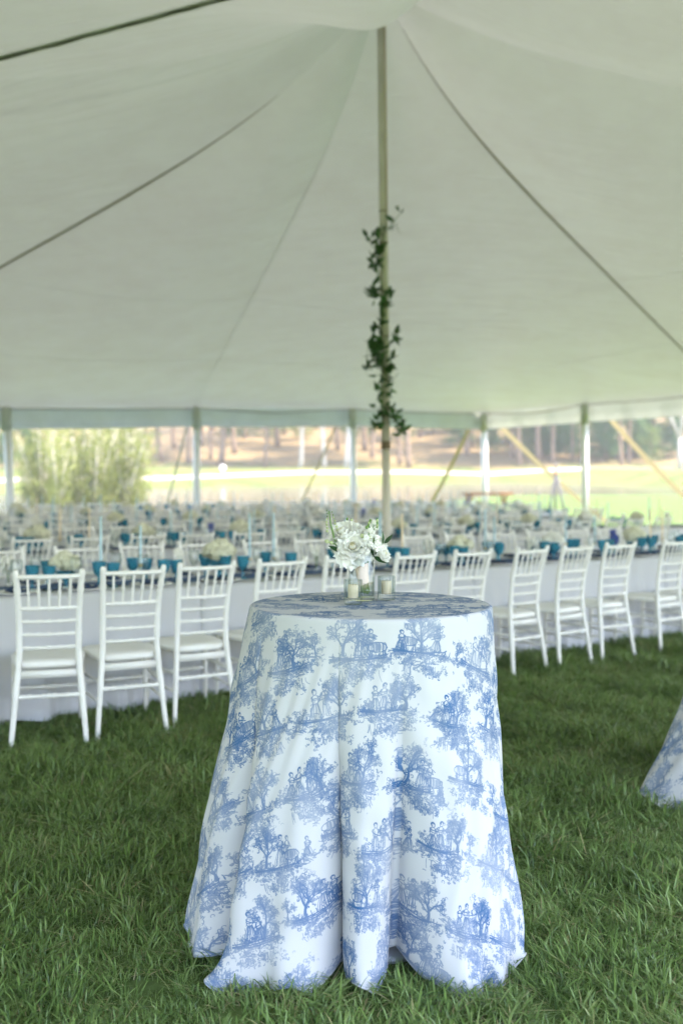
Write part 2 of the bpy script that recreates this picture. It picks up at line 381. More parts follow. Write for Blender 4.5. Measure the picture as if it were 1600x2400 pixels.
def tag(o, label, cat=None, group=None, kind=None):
    if label: o['label'] = label
    if cat: o['category'] = cat
    if group: o['group'] = group
    if kind: o['kind'] = kind
    return o
def empty(name, loc=(0, 0, 0), rz=0.0):
    o = bpy.data.objects.new(name, None); C.objects.link(o); o.location = loc; o.rotation_euler = (0, 0, rz); o.empty_display_size = 0.05
    return o
def copy_tree(o, parent=None):
    c = o.copy(); C.objects.link(c); c.parent = parent
    for ch in list(o.children): copy_tree(ch, c)
    return c
class Proto:
    """first use hands out the thing itself, later uses hand out copies of it and its parts"""
    def __init__(s, root): s.root = root; s.used = False
    def put(s, loc, rz=0.0, scale=1.0, label=None, group=None, tilt=(0, 0)):
        o = copy_tree(s.root) if s.used else s.root
        s.used = True
        o.location = loc; o.rotation_euler = (tilt[0], tilt[1], rz); o.scale = (scale,) * 3
        if label: o['label'] = label
        if group: o['group'] = group
        return o
def sstep(a, b, x):
    t = np.clip((np.asarray(x, float) - a) / (b - a), 0, 1); return t * t * (3 - 2 * t)

# ------------------------------------------------------------------ terrain
def pondz(Y): return -1.1 + 0.0326 * np.asarray(Y, float)
def shore_near(X): return 42 + 20 * sstep(-2, 12, X)
def shore_far(X): return np.interp(X, [-40, -22, -15, 0, 15, 24, 30], [58, 65, 75, 84, 92, 84, 62])
ROAD = [(-60, 66), (-25, 73), (-14, 84), (-4, 94), (6, 99), (20, 101), (45, 99), (90, 92)]
def road_y(X): return np.interp(X, [p[0] for p in ROAD], [p[1] for p in ROAD])
def terrain(X, Y):
    X = np.asarray(X, float); Y = np.asarray(Y, float)
    base = 0.11 * sstep(9, 24, Y) + 0.012 * np.clip(Y - 28, 0, 20)
    dn = Y - shore_near(X); df = shore_far(X) - Y
    d = np.minimum(dn, df)
    off = np.where(d > 0, -np.minimum(0.08 * d, 0.6), np.where(df < dn, np.minimum(-0.062 * df, 1.1), np.minimum(-0.05 * dn, 0.12)))
    far = pondz(np.minimum(Y, 105)) + off
    far = far + 0.20 * np.clip(Y - 104, 0, 90) + 0.05 * np.clip(Y - 194, 0, 300)
    far = far + 0.5 * np.sin(X * 0.09 + 1) * sstep(106, 130, Y) + 1.0 * sstep(110, 150, Y) * np.sin(X * 0.045)
    k = sstep(33, 44, Y)
    return base * (1 - k) + far * k
def gz(x, y): return float(terrain(x, y))

def ground_material():
    m = bpy.data.materials.new('lawn_and_litter'); m.use_nodes = True
    n = m.node_tree.nodes; l = m.node_tree.links; b = n['Principled BSDF']
    tc = n.new('ShaderNodeTexCoord'); sx = n.new('ShaderNodeSeparateXYZ'); l.new(tc.outputs['Object'], sx.inputs[0])
    n1 = n.new('ShaderNodeTexNoise'); n1.inputs['Scale'].default_value = 0.35; n1.inputs['Detail'].default_value = 8; l.new(tc.outputs['Object'], n1.inputs['Vector'])
    n2 = n.new('ShaderNodeTexNoise'); n2.inputs['Scale'].default_value = 9; n2.inputs['Detail'].default_value = 6; l.new(tc.outputs['Object'], n2.inputs['Vector'])
    g = n.new('ShaderNodeValToRGB'); e = g.color_ramp.elements
    e[0].position = 0.3; e[0].color = (0.055, 0.095, 0.026, 1); e[1].position = 0.7; e[1].color = (0.11, 0.155, 0.048, 1)
    l.new(n2.outputs[0], g.inputs[0])
    dry = n.new('ShaderNodeValToRGB'); e = dry.color_ramp.elements
    e[0].position = 0.35; e[0].color = (0.075, 0.115, 0.030, 1); e[1].position = 0.65; e[1].color = (0.145, 0.14, 0.05, 1)
    l.new(n1.outputs[0], dry.inputs[0])
    lit = n.new('ShaderNodeValToRGB'); e = lit.color_ramp.elements
    e[0].position = 0.3; e[0].color = (0.12, 0.085, 0.042, 1); e[1].position = 0.7; e[1].color = (0.24, 0.175, 0.088, 1)
    l.new(n2.outputs[0], lit.inputs[0])
    def ramp(sock, a, bb):
        mr = n.new('ShaderNodeMapRange'); mr.interpolation_type = 'SMOOTHSTEP'
        mr.inputs['From Min'].default_value = a; mr.inputs['From Max'].default_value = bb; l.new(sock, mr.inputs[0]); return mr.outputs[0]
    ad = n.new('ShaderNodeMath'); ad.operation = 'MULTIPLY_ADD'; ad.inputs[1].default_value = 14; l.new(n1.outputs[0], ad.inputs[0]); l.new(sx.outputs[1], ad.inputs[2])
    m1 = n.new('ShaderNodeMix'); m1.data_type = 'RGBA'; l.new(ramp(ad.outputs[0], 60, 80), m1.inputs[0]); l.new(g.outputs[0], m1.inputs[6]); l.new(dry.outputs[0], m1.inputs[7])
    m2 = n.new('ShaderNodeMix'); m2.data_type = 'RGBA'; l.new(ramp(ad.outputs[0], 108, 116), m2.inputs[0]); l.new(m1.outputs[2], m2.inputs[6]); l.new(lit.outputs[0], m2.inputs[7])
    l.new(m2.outputs[2], b.inputs['Base Color']); b.inputs['Roughness'].default_value = 0.95; b.inputs['Specular IOR Level'].default_value = 0.1
    bp = n.new('ShaderNodeBump'); bp.inputs['Strength'].default_value = 0.6; bp.inputs['Distance'].default_value = 0.05
    l.new(n2.outputs[0], bp.inputs['Height']); l.new(bp.outputs[0], b.inputs['Normal'])
    return m
M['ground'] = ground_material()
gx = np.r_[np.linspace(-420, -80, 12)[:-1], np.linspace(-80, -20, 31)[:-1], np.linspace(-20, 30, 101), np.linspace(30, 90, 31)[1:], np.linspace(90, 420, 12)[1:]]
gy = np.r_[np.linspace(-150, -10, 12)[:-1], np.linspace(-10, 120, 200), np.linspace(120, 220, 40)[1:], np.linspace(220, 520, 14)[1:]]
GX, GY = np.meshgrid(gx, gy)
ground = obj('ground', npmesh('ground', np.stack([GX, GY, terrain(GX, GY)], -1).reshape(-1, 3), grid_faces(len(gy), len(gx)), M['ground']))
ground['kind'] = 'structure'
# pond
M['pond'] = mat('pond_water', (0.09, 0.085, 0.06), 0.12, 0.6, bump=0.9, bscale=1.6)
px = np.linspace(-40, 30, 71); V = []
for x in px:
    a, b = float(shore_near(x)) - 1.5, float(shore_far(x)) + 1.5
    for y in np.linspace(a, max(b, a + 0.2), 14): V.append((x, y, float(pondz(y)) - 0.03))
pond = obj('pond', npmesh('pond', V, grid_faces(71, 14)[:, ::-1], M['pond'])); pond['kind'] = 'structure'
# gravel road
V = []
rx = np.linspace(-60, 90, 121)
for x in rx:
    y = float(road_y(x))
    for k in np.linspace(-1.6, 1.6, 5): V.append((x, y + k, gz(x, y + k) + 0.05))
road = obj('road', npmesh('road', V, grid_faces(121, 5)[:, ::-1], M['road'])); road['kind'] = 'structure'

# ------------------------------------------------------------------ tent
PHI = R(33.5); E1 = np.array([math.cos(PHI), math.sin(PHI)]); E2 = np.array([-math.sin(PHI), math.cos(PHI)])
A0, A1, B0, B1 = -7.2, 19.65, 0.0, 22.1
PA_, PB_ = 6.2, 8.6
def ab2xy(a, b): return a * E1[0] + b * E2[0], a * E1[1] + b * E2[1]
def xy2ab(x, y): return x * E1[0] + y * E1[1], x * E2[0] + y * E2[1]
ZP = 6.75
def eave_z(a, b):
    return np.interp(a, [5.85, 10.34, 14.87, 19.65], [3.16, 3.36, 3.53, 3.60]) * sstep(2, 22, b) + (1 - sstep(2, 22, b)) * np.interp(a, [A0, A1], [2.9, 3.55])
STRAP_AB = [(10.34, B1), (A1, 14.0), (1.35, B1), (A0, 11.5), (6.2, B0), (A1, B0)]
STRAP_TH = sorted(math.atan2(b - PB_, a - PA_) for a, b in STRAP_AB)
def canopy(a, b):
    a = np.asarray(a, float); b = np.asarray(b, float)
    da, db = a - PA_, b - PB_
    qa = np.where(da > 0, da / (A1 - PA_), -da / (PA_ - A0)); qb = np.where(db > 0, db / (B1 - PB_), -db / (PB_ - B0))
    qe = np.clip(np.maximum(qa, qb), 1e-6, 1); qp = (qa ** 5 + qb ** 5) ** 0.2
    q = np.clip(qp + (qe - qp) * qe ** 4, 0, 1)
    th = np.arctan2(db, da)
    T = np.array(STRAP_TH + [STRAP_TH[0] + 2 * math.pi]); th2 = np.where(th < T[0], th + 2 * math.pi, th)
    k = np.clip(np.searchsorted(T, th2, side='right') - 1, 0, len(T) - 2)
    t = np.clip((th2 - T[k]) / (T[k + 1] - T[k]), 0, 1)
    near = (th < -1.5) | (th > 2.7)
    sag = -4 * t * (1 - t) * np.where(near, 0.10 * np.sin(math.pi * q ** 0.8), 0.13 * np.sin(math.pi * q ** 0.8))
    s_ = 1 / qe; ea, eb = PA_ + da * s_, PB_ + db * s_
    ze = eave_z(np.clip(ea, A0, A1), np.clip(eb, B0, B1))
    z = ze + (ZP - ze) * (0.80 * (1 - q) + 0.20 * (1 - q) ** 12) + sag
    dth = th + R(95); dcam = th + R(130); qn = np.clip(np.hypot(da, db) / 13.1, 0, 1)
    z = z - 0.13 * np.sin(math.pi * qn ** 0.5) * np.exp(-(dcam / 0.45) ** 2)
    return z + 1.3 * np.sin(math.pi * qn ** 0.6) * (1 - q ** 3) * np.exp(-(dth / np.where(dth > 0, 0.75, 0.34)) ** 2)

tent = empty('marquee_tent', (*ab2xy(PA_, PB_), 0))
tx, ty = tent.location[:2]
nth, nq = 360, 44
ths = np.sort(np.r_[np.linspace(-math.pi, math.pi, nth, endpoint=False), STRAP_TH])
qs = np.r_[0.002, np.linspace(0, 1, nq)[1:] ** 1.25]
V = []
for q in qs:
    ca, sa = np.cos(ths), np.sin(ths)
    ra = np.where(ca > 0, (A1 - PA_) / np.maximum(ca, 1e-9), (PA_ - A0) / np.maximum(-ca, 1e-9))
    rb = np.where(sa > 0, (B1 - PB_) / np.maximum(sa, 1e-9), (PB_ - B0) / np.maximum(-sa, 1e-9))
    r_ = np.minimum(ra, rb) * q
    a, b = PA_ + r_ * ca, PB_ + r_ * sa
    x, y = ab2xy(a, b); V.append(np.stack([x - tx, y - ty, canopy(a, b)], -1))
roof = obj('roof', npmesh('roof', np.concatenate(V), grid_faces(len(qs), len(ths), True), M['vinyl']), tent)
tag(tent, 'large white pole tent canopy stretched over the banquet tables', 'tent')

# perimeter: pole positions, valance panels between them
PER = [(5.85 - 9, B1), (1.35, B1), (5.85, B1), (10.34, B1), (14.87, B1), (A1, B1), (A1, 18.05), (A1, 14.0), (A1, 9.5), (A1, 5.0), (A1, B0),
       (15, B0), (10.5, B0), (6.2, B0), (1.7, B0), (-2.8, B0), (A0, B0), (A0, 5), (A0, 9.5), (A0, 14), (A0, 18), (A0, B1)]
VAL = 0.47
for i in range(len(PER)):
    p, q = PER[i], PER[(i + 1) % len(PER)]
    n_ = 40; vv = []
    nx, ny = ab2xy(*((0, 1) if p[1] == q[1] == B1 else (1, 0) if p[0] == q[0] == A1 else (0, -1) if p[1] == q[1] == B0 else (-1, 0)))
    for k in range(n_ + 1):
        t = k / n_; a, b = p[0] + (q[0] - p[0]) * t, p[1] + (q[1] - p[1]) * t
        x, y = ab2xy(a, b); z = float(canopy(a, b)) - 0.10 * math.sin(math.pi * t) * 0
        w = 0.03 * math.sin(t * 19 + i) + 0.02 * math.sin(t * 41 + 2 * i)
        for j, (dz, dn) in enumerate([(0.005, 0.0), (-0.05, 0.012), (-0.25, 0.02 + 0.5 * w), (-VAL + 0.035, 0.02 + w), (-VAL + 0.03, 0.026 + w), (-VAL - 0.02 * math.sin(math.pi * t), 0.02 + w)]):
            vv.append((x + nx * dn - tx, y + ny * dn - ty, z + dz))
    obj('valance_panel', npmesh('valance_panel', vv, grid_faces(n_ + 1, 6), M['valance']), tent)
# rope sewn along the eave
for i in range(1, 8):
    p, q = PER[i], PER[i + 1]; pts = []
    for k in range(21):
        t = k / 20; a, b = p[0] + (q[0] - p[0]) * t, p[1] + (q[1] - p[1]) * t; x, y = ab2xy(a, b)
        x -= 0.04 * E2[0] * (p[1] == q[1]) + 0.04 * E1[0] * (p[0] == q[0]); y -= 0.04 * E2[1] * (p[1] == q[1]) + 0.04 * E1[1] * (p[0] == q[0])
        pts.append((x - tx, y - ty, float(canopy(a, b)) - 0.03 - 0.08 * math.sin(math.pi * t) ** 2 * (0.3 + (i % 2))))
    MB().tube(pts, 0.016, 6).build('eave_rope', M['rope_grey'], tent)
# seam webbing from the peak to the eave poles
def seam(name, a, b, w, m, t0=0.03, t1=0.985, below=0.012, bend=0.0):
    pts = []
    for k in range(61):
        t = t0 + (t1 - t0) * k / 60
        aa, bb = PA_ + (a - PA_) * t, PB_ + (b - PB_) * t
        aa -= bend * math.sin(math.pi * t) * (b - PB_) / 14; bb += bend * math.sin(math.pi * t) * (a - PA_) / 14
        x, y = ab2xy(aa, bb); pts.append((x - tx, y - ty, float(canopy(aa, bb)) - below))
    return MB().tube(pts, [w * min(1, 0.15 + k / 14) for k in range(61)], 6).build(name, m, tent)
seam('seam_webbing', A1, 14.0, 0.017, M['seam'])
seam('seam_webbing', 1.35, B1, 0.018, M['seam'], t0=0.10)
seam('panel_seam', 10.34, B1, 0.004, M['vinyl'], t0=0.05, below=0.002)
for a, b in STRAP_AB[3:]: seam('seam_webbing', a, b, 0.012, M['strap'], t0=0.3)
# flat panel seams ringing the canopy
for q, w in ((0.5, 0.0018), (0.74, 0.0018)):
    pts = []
    for th in ths:
        ca, sa = math.cos(th), math.sin(th)
        ra = (A1 - PA_) / ca if ca > 1e-9 else (PA_ - A0) / max(-ca, 1e-9); rb = (B1 - PB_) / sa if sa > 1e-9 else (PB_ - B0) / max(-sa, 1e-9)
        r_ = min(ra, rb) * q; a, b = PA_ + r_ * ca, PB_ + r_ * sa
        if b < 4: continue
        x, y = ab2xy(a, b); pts.append((x - tx, y - ty, float(canopy(a, b)) - 0.002))
    k = max(range(len(pts)), key=lambda i: (Vector(pts[i]) - Vector(pts[i - 1])).length)
    MB().tube(pts[k:] + pts[:k], w, 5).build('panel_seam', M['vinyl'], tent)
# laced joint between two canopy sections: found where the two sight lines meet the cloth
def hit(px_, py_):
    best = None
    for Y in np.arange(2, 24, 0.02):
        X = (px_ - 800) / F * Y; z = H + (YH - py_) / F * Y
        if z >= float(canopy(*xy2ab(X, Y))): return X, Y
    return X, Y
hp = [hit(x_, 136 - 0.267 * x_) for x_ in np.linspace(-260, 760, 30)]
pts = []
for k, (x, y) in enumerate(hp):
    a, b = xy2ab(x, y)
    if A0 < a < A1 and B0 < b < B1: pts.append((x - tx, y - ty, float(canopy(a, b)) - 0.008 + 0.003 * math.sin(k * 2.1)))
MB().tube(pts, [0.0055 + 0.002 * math.sin(k * 1.7) for k in range(len(pts))], 6).build('lacing', M['lacing'], tent)
mb = MB(); o_ = 0
for k, p in enumerate(pts):
    d = (Vector(pts[min(k + 1, len(pts) - 1)]) - Vector(pts[max(k - 1, 0)])).normalized(); w = Vector((-d.y, d.x, 0)).normalized()
    mb.v += [tuple(Vector(p) + w * 0.05 + Vector((0, 0, 0.008))), tuple(Vector(p) - w * 0.06 + Vector((0, 0, 0.008)))]
    if k: mb.f.append((2 * k - 2, 2 * k, 2 * k + 1, 2 * k - 1))
mb.build('lacing_flap', M['vinyl'], tent)

# centre pole
cpx, cpy = 0.46, 10.6
cp = empty('centre_pole', (cpx + 0.03, cpy, gz(cpx, cpy)))
zt = float(canopy(PA_, PB_)) - 0.02
def cpt(z): return (-0.065 * (z / 6.3), 0, z)
MB().tube([cpt(0), cpt(1.85)], 0.043, 16).build('lower_pole', M['pole'], cp)
MB().tube([cpt(1.84), cpt(zt)], 0.046, 16).build('upper_pole', M['pole'], cp)
MB().tube([cpt(1.83), cpt(1.91)], 0.050, 16).build('tape_band', M['pole_band'], cp)
for z in (2.55, 3.02, 3.5, 4.02, 4.35): MB().tube([cpt(z), cpt(z + 0.012)], 0.0475, 16).build('tie_wire', M['pole_band'], cp)
MB().tube([(0.035 + cpt(z)[0], -0.045, z) for z in np.linspace(4.3, zt, 8)], 0.006, 6).build('halyard', M['strap'], cp)
MB().lathe([(0.14, 0.03), (0.14, 0.05), (0.05, 0.06)], 16).build('base_plate', M['steel'], cp)
tag(cp, 'tall cream centre pole wound with green vine holding up the canopy peak', 'tent pole')
# side poles with sleeves
def side_pole(a, b, label, lean=0.0, lit=True):
    ins = 0.16
    if b == B1: b2, a2 = b - ins, a
    else: b2, a2 = b, a - ins
    if a == A1 and b == B1: a2, b2 = a - ins, b - ins
    x, y = ab2xy(a2, b2); z0 = gz(x, y); top = float(canopy(a2, b2)) - 0.03
    r_ = 0.088
    o = empty('side_pole', (x, y, z0))
    MB().tube([(lean, 0, 0), (0, 0, top - z0)], r_, 14).build('shaft', M['white_pole'], o)
    MB().tube([(0.0, 0, top - z0 - VAL - 0.05), (0, 0, top - z0 - 0.02)], r_ + 0.018, 14).build('sleeve', M['vinyl'], o)
    MB().tube([(-0.11, -0.02, top - z0 - 0.05), (0.11, -0.02, top - z0 - 0.05)], 0.025, 8).build('top_pin', M['steel'], o)
    return tag(o, label, 'tent pole', 'tent poles along the eave')
LP = {(5.85, B1): ('grey shaded tent pole beside the pale willow thicket', 0.12), (10.34, B1): ('thin tent pole with fabric sleeve hanging below its valance', 0.0),
      (14.87, B1): ('white tent pole standing before the pond, next to the vine-wound centre pole', 0.05), (A1, B1): ('sunlit white corner tent pole behind the wooden bar table', 0.05),
      (A1, 18.05): ('sunlit white tent pole between two tan guy straps', 0.02)}
for p in PER[1:11]:
    lab, lean = LP.get(p, ('white tent pole along the eave outside the banquet rows', 0.0))
    if p in LP or p in ((1.35, B1), (A1, 14.0)): side_pole(*p, lab, lean)
# loose flap hanging by the second pole
x, y = ab2xy(10.34, B1 - 0.1)
# guy straps: from eave down to stakes outside
def guy(a, b, px_top, px_end, Yst, w, m, label, name='guy_strap'):
    x, y = ab2xy(a, b); z = float(canopy(a, b)) - 0.1
    x0 = (px_top - 800) / F * y
    xs = (px_end - 800) / F * Yst; zs = gz(xs, Yst)
    o = empty(name, (xs, Yst, zs))
    p0 = Vector((x0 - xs, y - Yst, z - zs)); p1 = Vector((0, 0, 0.12))
    pts = [p0.lerp(p1, t) - Vector((0, 0, 0.12 * math.sin(math.pi * t))) for t in np.linspace(0, 1, 12)]
    mb = MB(); d = (p1 - p0).normalized(); sd = Vector((d.z, 0, -d.x)).normalized()
    nrm = d.cross(sd)
    for p in pts:
        for sx_, sn in ((-1, -1), (1, -1), (1, 1), (-1, 1)): mb.v.append(tuple(p + sd * w * 0.5 * sx_ + nrm * 0.006 * sn))
    for i in range(len(pts) - 1):
        for j in range(4): mb.f.append((4 * i + j, 4 * i + (j + 1) % 4, 4 * i + 4 + (j + 1) % 4, 4 * i + 4 + j))
    mb.build('webbing', m, o, False)
    MB().tube([(0.03, 0.02, -0.3), (0, 0, 0.22)], 0.018, 8).build('stake', M['steel'], o)
    return tag(o, label, 'guy strap', 'guy lines of the tent')
guy(A1, B1, 1150, 1420, 32.5, 0.13, M['strap'], 'tan guy strap running from the corner pole down past the tripod')
guy(A1, B1, 1112, 985, 33.0, 0.11, M['strap'], 'tan guy strap from the corner pole toward the vine-wound centre pole')
guy(A1, 18.05, 1405, 1690, 27.2, 0.13, M['strap'], 'tan guy strap slanting over the sunny lawn beside the leafy bank')
guy(10.34, B1, 446, 372, 26.5, 0.05, M['rope_grey'], 'thin grey guy rope beside the flapping tent pole sleeve', 'guy_rope')
guy(14.87, B1, 800, 675, 29.3, 0.055, M['strap'], 'thin tan guy rope in front of the two white trunks', 'guy_rope')

# ------------------------------------------------------------------ chairs
def chair_parts():
    P = []
    def back_post(s):
        pts = []; rad = []
        for (x, y, z, r_) in [(0.200, -0.265, 0.0, 0.0135), (0.182, -0.235, 0.2, 0.0165), (0.164, -0.205, 0.40, 0.018), (0.157, -0.198, 0.5, 0.018), (0.157, -0.205, 0.62, 0.017),
                              (0.161, -0.225, 0.74, 0.0165), (0.168, -0.262, 0.86, 0.0165), (0.173, -0.285, 0.925, 0.017), (0.174, -0.290, 0.942, 0.012)]:
            pts.append((s * x, y, z)); rad.append(r_)
        # turned rings
        P2, R2 = [], []
        for i in range(len(pts) - 1):
            for t in np.linspace(0, 1, 6)[:-1]:
                P2.append(tuple(np.array(pts[i]) * (1 - t) + np.array(pts[i + 1]) * t)); R2.append(rad[i] * (1 - t) + rad[i + 1] * t)
        P2.append(pts[-1]); R2.append(rad[-1])
        for i, p in enumerate(P2):
            for zr in (0.29, 0.60, 0.83):
                if abs(p[2] - zr) < 0.011: R2[i] += 0.003
        return MB().tube(P2, R2, 8)
    def straight(p, q, r_, beads=(), n=6):
        p, q = np.array(p), np.array(q); pts = []; rr = []
        ts = np.linspace(0, 1, 25) if len(beads) else np.linspace(0, 1, 4)
        for t in ts:
            pts.append(tuple(p + (q - p) * t)); b_ = sum(max(0, 1 - abs(t - k) / 0.035) for k in beads)
            rr.append(r_ * (1 + 0.55 * min(1, b_)))
        return MB().tube(pts, rr, n)
    def curved(z, w, y, r_, beads=(), bow=0.02, n=6):
        pts = []; rr = []
        for t in np.linspace(-1, 1, 25):
            pts.append((w * t, y - bow * (1 - t * t), z)); b_ = sum(max(0, 1 - abs((t + 1) / 2 - k) / 0.035) for k in beads); rr.append(r_ * (1 + 0.5 * min(1, b_)))
        return MB().tube(pts, rr, n)
    for s in (-1, 1): P.append(('back_post', back_post(s)))
    for s in (-1, 1): P.append(('leg', MB().tube([(s * 0.20, 0.215, 0), (s * 0.195, 0.205, 0.22), (s * 0.19, 0.195, 0.43)], [0.012, 0.0165, 0.0175], 8)))
    P.append(('top_rail', curved(0.905, 0.170, -0.279, 0.013)))
    P.append(('spindle_rail', curved(0.735, 0.160, -0.226, 0.011, (0.17, 0.33, 0.5, 0.67, 0.83))))
    for k in range(5):
        t = -0.667 + k * 0.333
        P.append(('spindle', straight((0.160 * t, -0.226 - 0.02 * (1 - t * t), 0.735), (0.170 * t, -0.279 - 0.02 * (1 - t * t), 0.905), 0.0075, (0.5,))))
    for z, w, y in ((0.665, 0.157, -0.212), (0.595, 0.155, -0.203), (0.525, 0.156, -0.198)): P.append(('rung', curved(z, w, y, 0.0092, (0.14, 0.32, 0.5, 0.68, 0.86))))
    seat = MB(); n = 28; prof = []
    for j in range(n):
        a = 2 * math.pi * j / n; c_, s_ = math.cos(a), math.sin(a)
        e = 5; k = (abs(c_) ** e + abs(s_) ** e) ** (-1 / e)
        yy = 0.212 * s_ * k; prof.append(((0.195 + 0.10 * yy) * c_ * k, yy + 0.005))
    rings = [(0.93, 0.415), (1.0, 0.418), (1.02, 0.428), (1.015, 0.442), (0.97, 0.452), (0.6, 0.455), (0.05, 0.452)]
    for sc_, z in rings:
        for (x, y) in prof: seat.v.append((x * sc_, y * sc_, z))
    for i in range(len(rings) - 1):
        for j in range(n): seat.f.append((i * n + j, i * n + (j + 1) % n, (i + 1) * n + (j + 1) % n, (i + 1) * n + j))
    seat.f.append(tuple(reversed(range(n)))); seat.f.append(tuple((len(rings) - 1) * n + j for j in range(n)))
    P.append(('seat', seat))
    ap = MB(); ap.box((-0.160, -0.212, 0.365), (0.160, -0.195, 0.404)); P.append(('apron', ap))
    bd = (0.1, 0.2, 0.42, 0.5, 0.58, 0.8, 0.9)
    P.append(('stretcher', straight((-0.175, -0.225, 0.27), (0.175, -0.225, 0.27), 0.0105, bd, 7)))
    P.append(('stretcher', straight((-0.196, 0.206, 0.24), (0.196, 0.206, 0.24), 0.010, bd, 7)))
    for s in (-1, 1): P.append(('stretcher', straight((s * 0.173, -0.222, 0.30), (s * 0.194, 0.203, 0.30), 0.0095, (), 6)))
    for s in (-1, 1): P.append(('stretcher', straight((s * 0.182, -0.235, 0.20), (s * 0.197, 0.207, 0.20), 0.0095, (), 6)))
    return P
CP = chair_parts()
chair_root = empty('spindle_chair')
for nm, mb in CP: mb.v = [(x, y, z * 1.04) for x, y, z in mb.v]
for nm, mb in CP: mb.build(nm, M['chair'], chair_root)
tag(chair_root, 'white spindle-back chair', 'chair')
PR_CHAIR = Proto(chair_root)
allc = MB()
for nm, mb in CP: allc.add(mb.v, mb.f)
chair_far = allc.build('spindle_chair', M['chair']); tag(chair_far, 'white spindle-back chair', 'chair')
PR_FAR = Proto(chair_far)

# ------------------------------------------------------------------ banquet rows
RPH = R(34.7); G1 = np.array([math.cos(RPH), math.sin(RPH)]); G2 = np.array([-math.sin(RPH), math.cos(RPH)])
def row_xy(a, b): return a * G1[0] + b * G2[0], a * G1[1] + b * G2[1]
ORD = ['first', 'second', 'third', 'fourth', 'fifth']
ROWB = [5.47, 9.0, 12.4, 15.8, 19.0]
ROWA = [(0.9, 9.7), (1.7, 12.3), (2.6, 14.6), (3.3, 16.4), (4.0, 16.6)]
WHO = [f'{o_} banquet row from the toile table' for o_ in ORD]

def table_cloth(L, W, h, seed):
    r = np.random.default_rng(seed)
    per = []; n1, n2 = int(L / 0.035), int(W / 0.035)
    for k in range(n1): per.append((-L / 2 + L * k / n1, -W / 2))
    for k in range(n2): per.append((L / 2, -W / 2 + W * k / n2))
    for k in range(n1): per.append((L / 2 - L * k / n1, W / 2))
    for k in range(n2): per.append((-L / 2, W / 2 - W * k / n2))
    per = np.array(per); n = len(per); s = np.arange(n) / n
    # outward normals, smoothed round the corners
    nr = np.zeros_like(per)
    nr[:n1] = (0, -1); nr[n1:n1 + n2] = (1, 0); nr[n1 + n2:2 * n1 + n2] = (0, 1); nr[2 * n1 + n2:] = (-1, 0)
    for _ in range(6): nr = (np.roll(nr, 1, 0) + nr * 2 + np.roll(nr, -1, 0)) / 4
    fold = np.zeros(n)
    for _ in range(16): fold += np.sin(2 * math.pi * (r.integers(8, 46) * s + r.uniform())) * r.uniform(0.3, 1)
    fold /= np.abs(fold).max()
    low = np.sin(2 * math.pi * (9 * s + r.uniform())) * 0.03
    rings = [(-0.10, h + 0.003), (-0.012, h + 0.003), (0.004, h - 0.004), (0.010, h - 0.02)]
    V = []
    for inset, z in rings: V.append(np.c_[per + nr * inset, np.full(n, z)])
    for t in np.linspace(0.06, 1, 13):
        off = 0.012 + 0.07 * t + 0.085 * t ** 1.2 * fold + low * t
        V.append(np.c_[per + nr * off[:, None], h - 0.02 - (h - 0.045 + 0.018 * fold) * t])
    V = np.concatenate(V); Fq = grid_faces(17, n, True)
    me = npmesh('tablecloth', V, Fq[:, ::-1], M['linen'])
    import bmesh
    bm = bmesh.new(); bm.from_mesh(me); bm.verts.ensure_lookup_table()
    bm.faces.new([bm.verts[i] for i in range(n)]); bm.normal_update(); bm.to_mesh(me); bm.free()
    return me
TW, TH = 0.80, 0.76
SEG = 2.45
cl_meshes = [table_cloth(SEG - 0.02, TW, TH, 20 + k) for k in range(3)]
tb = empty('banquet_table')
MB().box((-SEG / 2 + 0.03, -TW / 2 + 0.01, TH - 0.03), (SEG / 2 - 0.03, TW / 2 - 0.01, TH - 0.002)).build('tabletop', M['plywood'], tb, False)
for sx_ in (-0.9, 0.9):
    for sy_ in (-0.28, 0.28): MB().tube([(sx_, sy_, 0), (sx_, sy_, TH - 0.03)], 0.016, 8).build('leg', M['steel'], tb)
tag(tb, 'folding banquet table under a white cloth', 'table'); PR_TABLE = Proto(tb)

# tableware prototypes
def goblet_mesh(m):
    p = [(0.0, 0.0), (0.036, 0.001), (0.036, 0.005), (0.012, 0.010), (0.007, 0.022), (0.010, 0.034), (0.007, 0.044), (0.008, 0.066), (0.016, 0.074), (0.030, 0.086), (0.038, 0.105), (0.042, 0.13), (0.046, 0.158), (0.0475, 0.166),
         (0.0455, 0.166), (0.040, 0.13), (0.034, 0.10), (0.012, 0.082), (0.0005, 0.080)]
    mb = MB().lathe(p, 24)
    # pressed ribs round the bowl
    v = np.array(mb.v); a = np.arctan2(v[:, 1], v[:, 0]); k = (v[:, 2] > 0.085)
    v[k, :2] *= (1 + 0.018 * np.cos(12 * a[k]))[:, None]; mb.v = [tuple(q) for q in v]
    return mb.mesh('goblet', m)
g_ = obj('goblet', goblet_mesh(M['teal'])); tag(g_, 'teal glass goblet', 'goblet'); PR_GOB = Proto(g_)
wg = MB().lathe([(0, 0), (0.036, 0.001), (0.035, 0.004), (0.006, 0.008), (0.0045, 0.02), (0.0045, 0.085), (0.012, 0.095), (0.030, 0.115), (0.039, 0.145), (0.038, 0.175), (0.033, 0.205), (0.032, 0.205), (0.037, 0.175), (0.038, 0.145), (0.012, 0.098), (0.0005, 0.096)], 20)
w_ = wg.build('wine_glass', M['clear']); tag(w_, 'clear stemmed wine glass', 'wine glass'); PR_WINE = Proto(w_)
pl = empty('place_plate')
MB().lathe([(0.0005, 0.004), (0.085, 0.004), (0.10, 0.010), (0.142, 0.018), (0.145, 0.016), (0.10, 0.004), (0.08, 0.0), (0.0005, 0.0)], 32).build('charger', M['plate'], pl)
nk = MB(); nv_ = 9
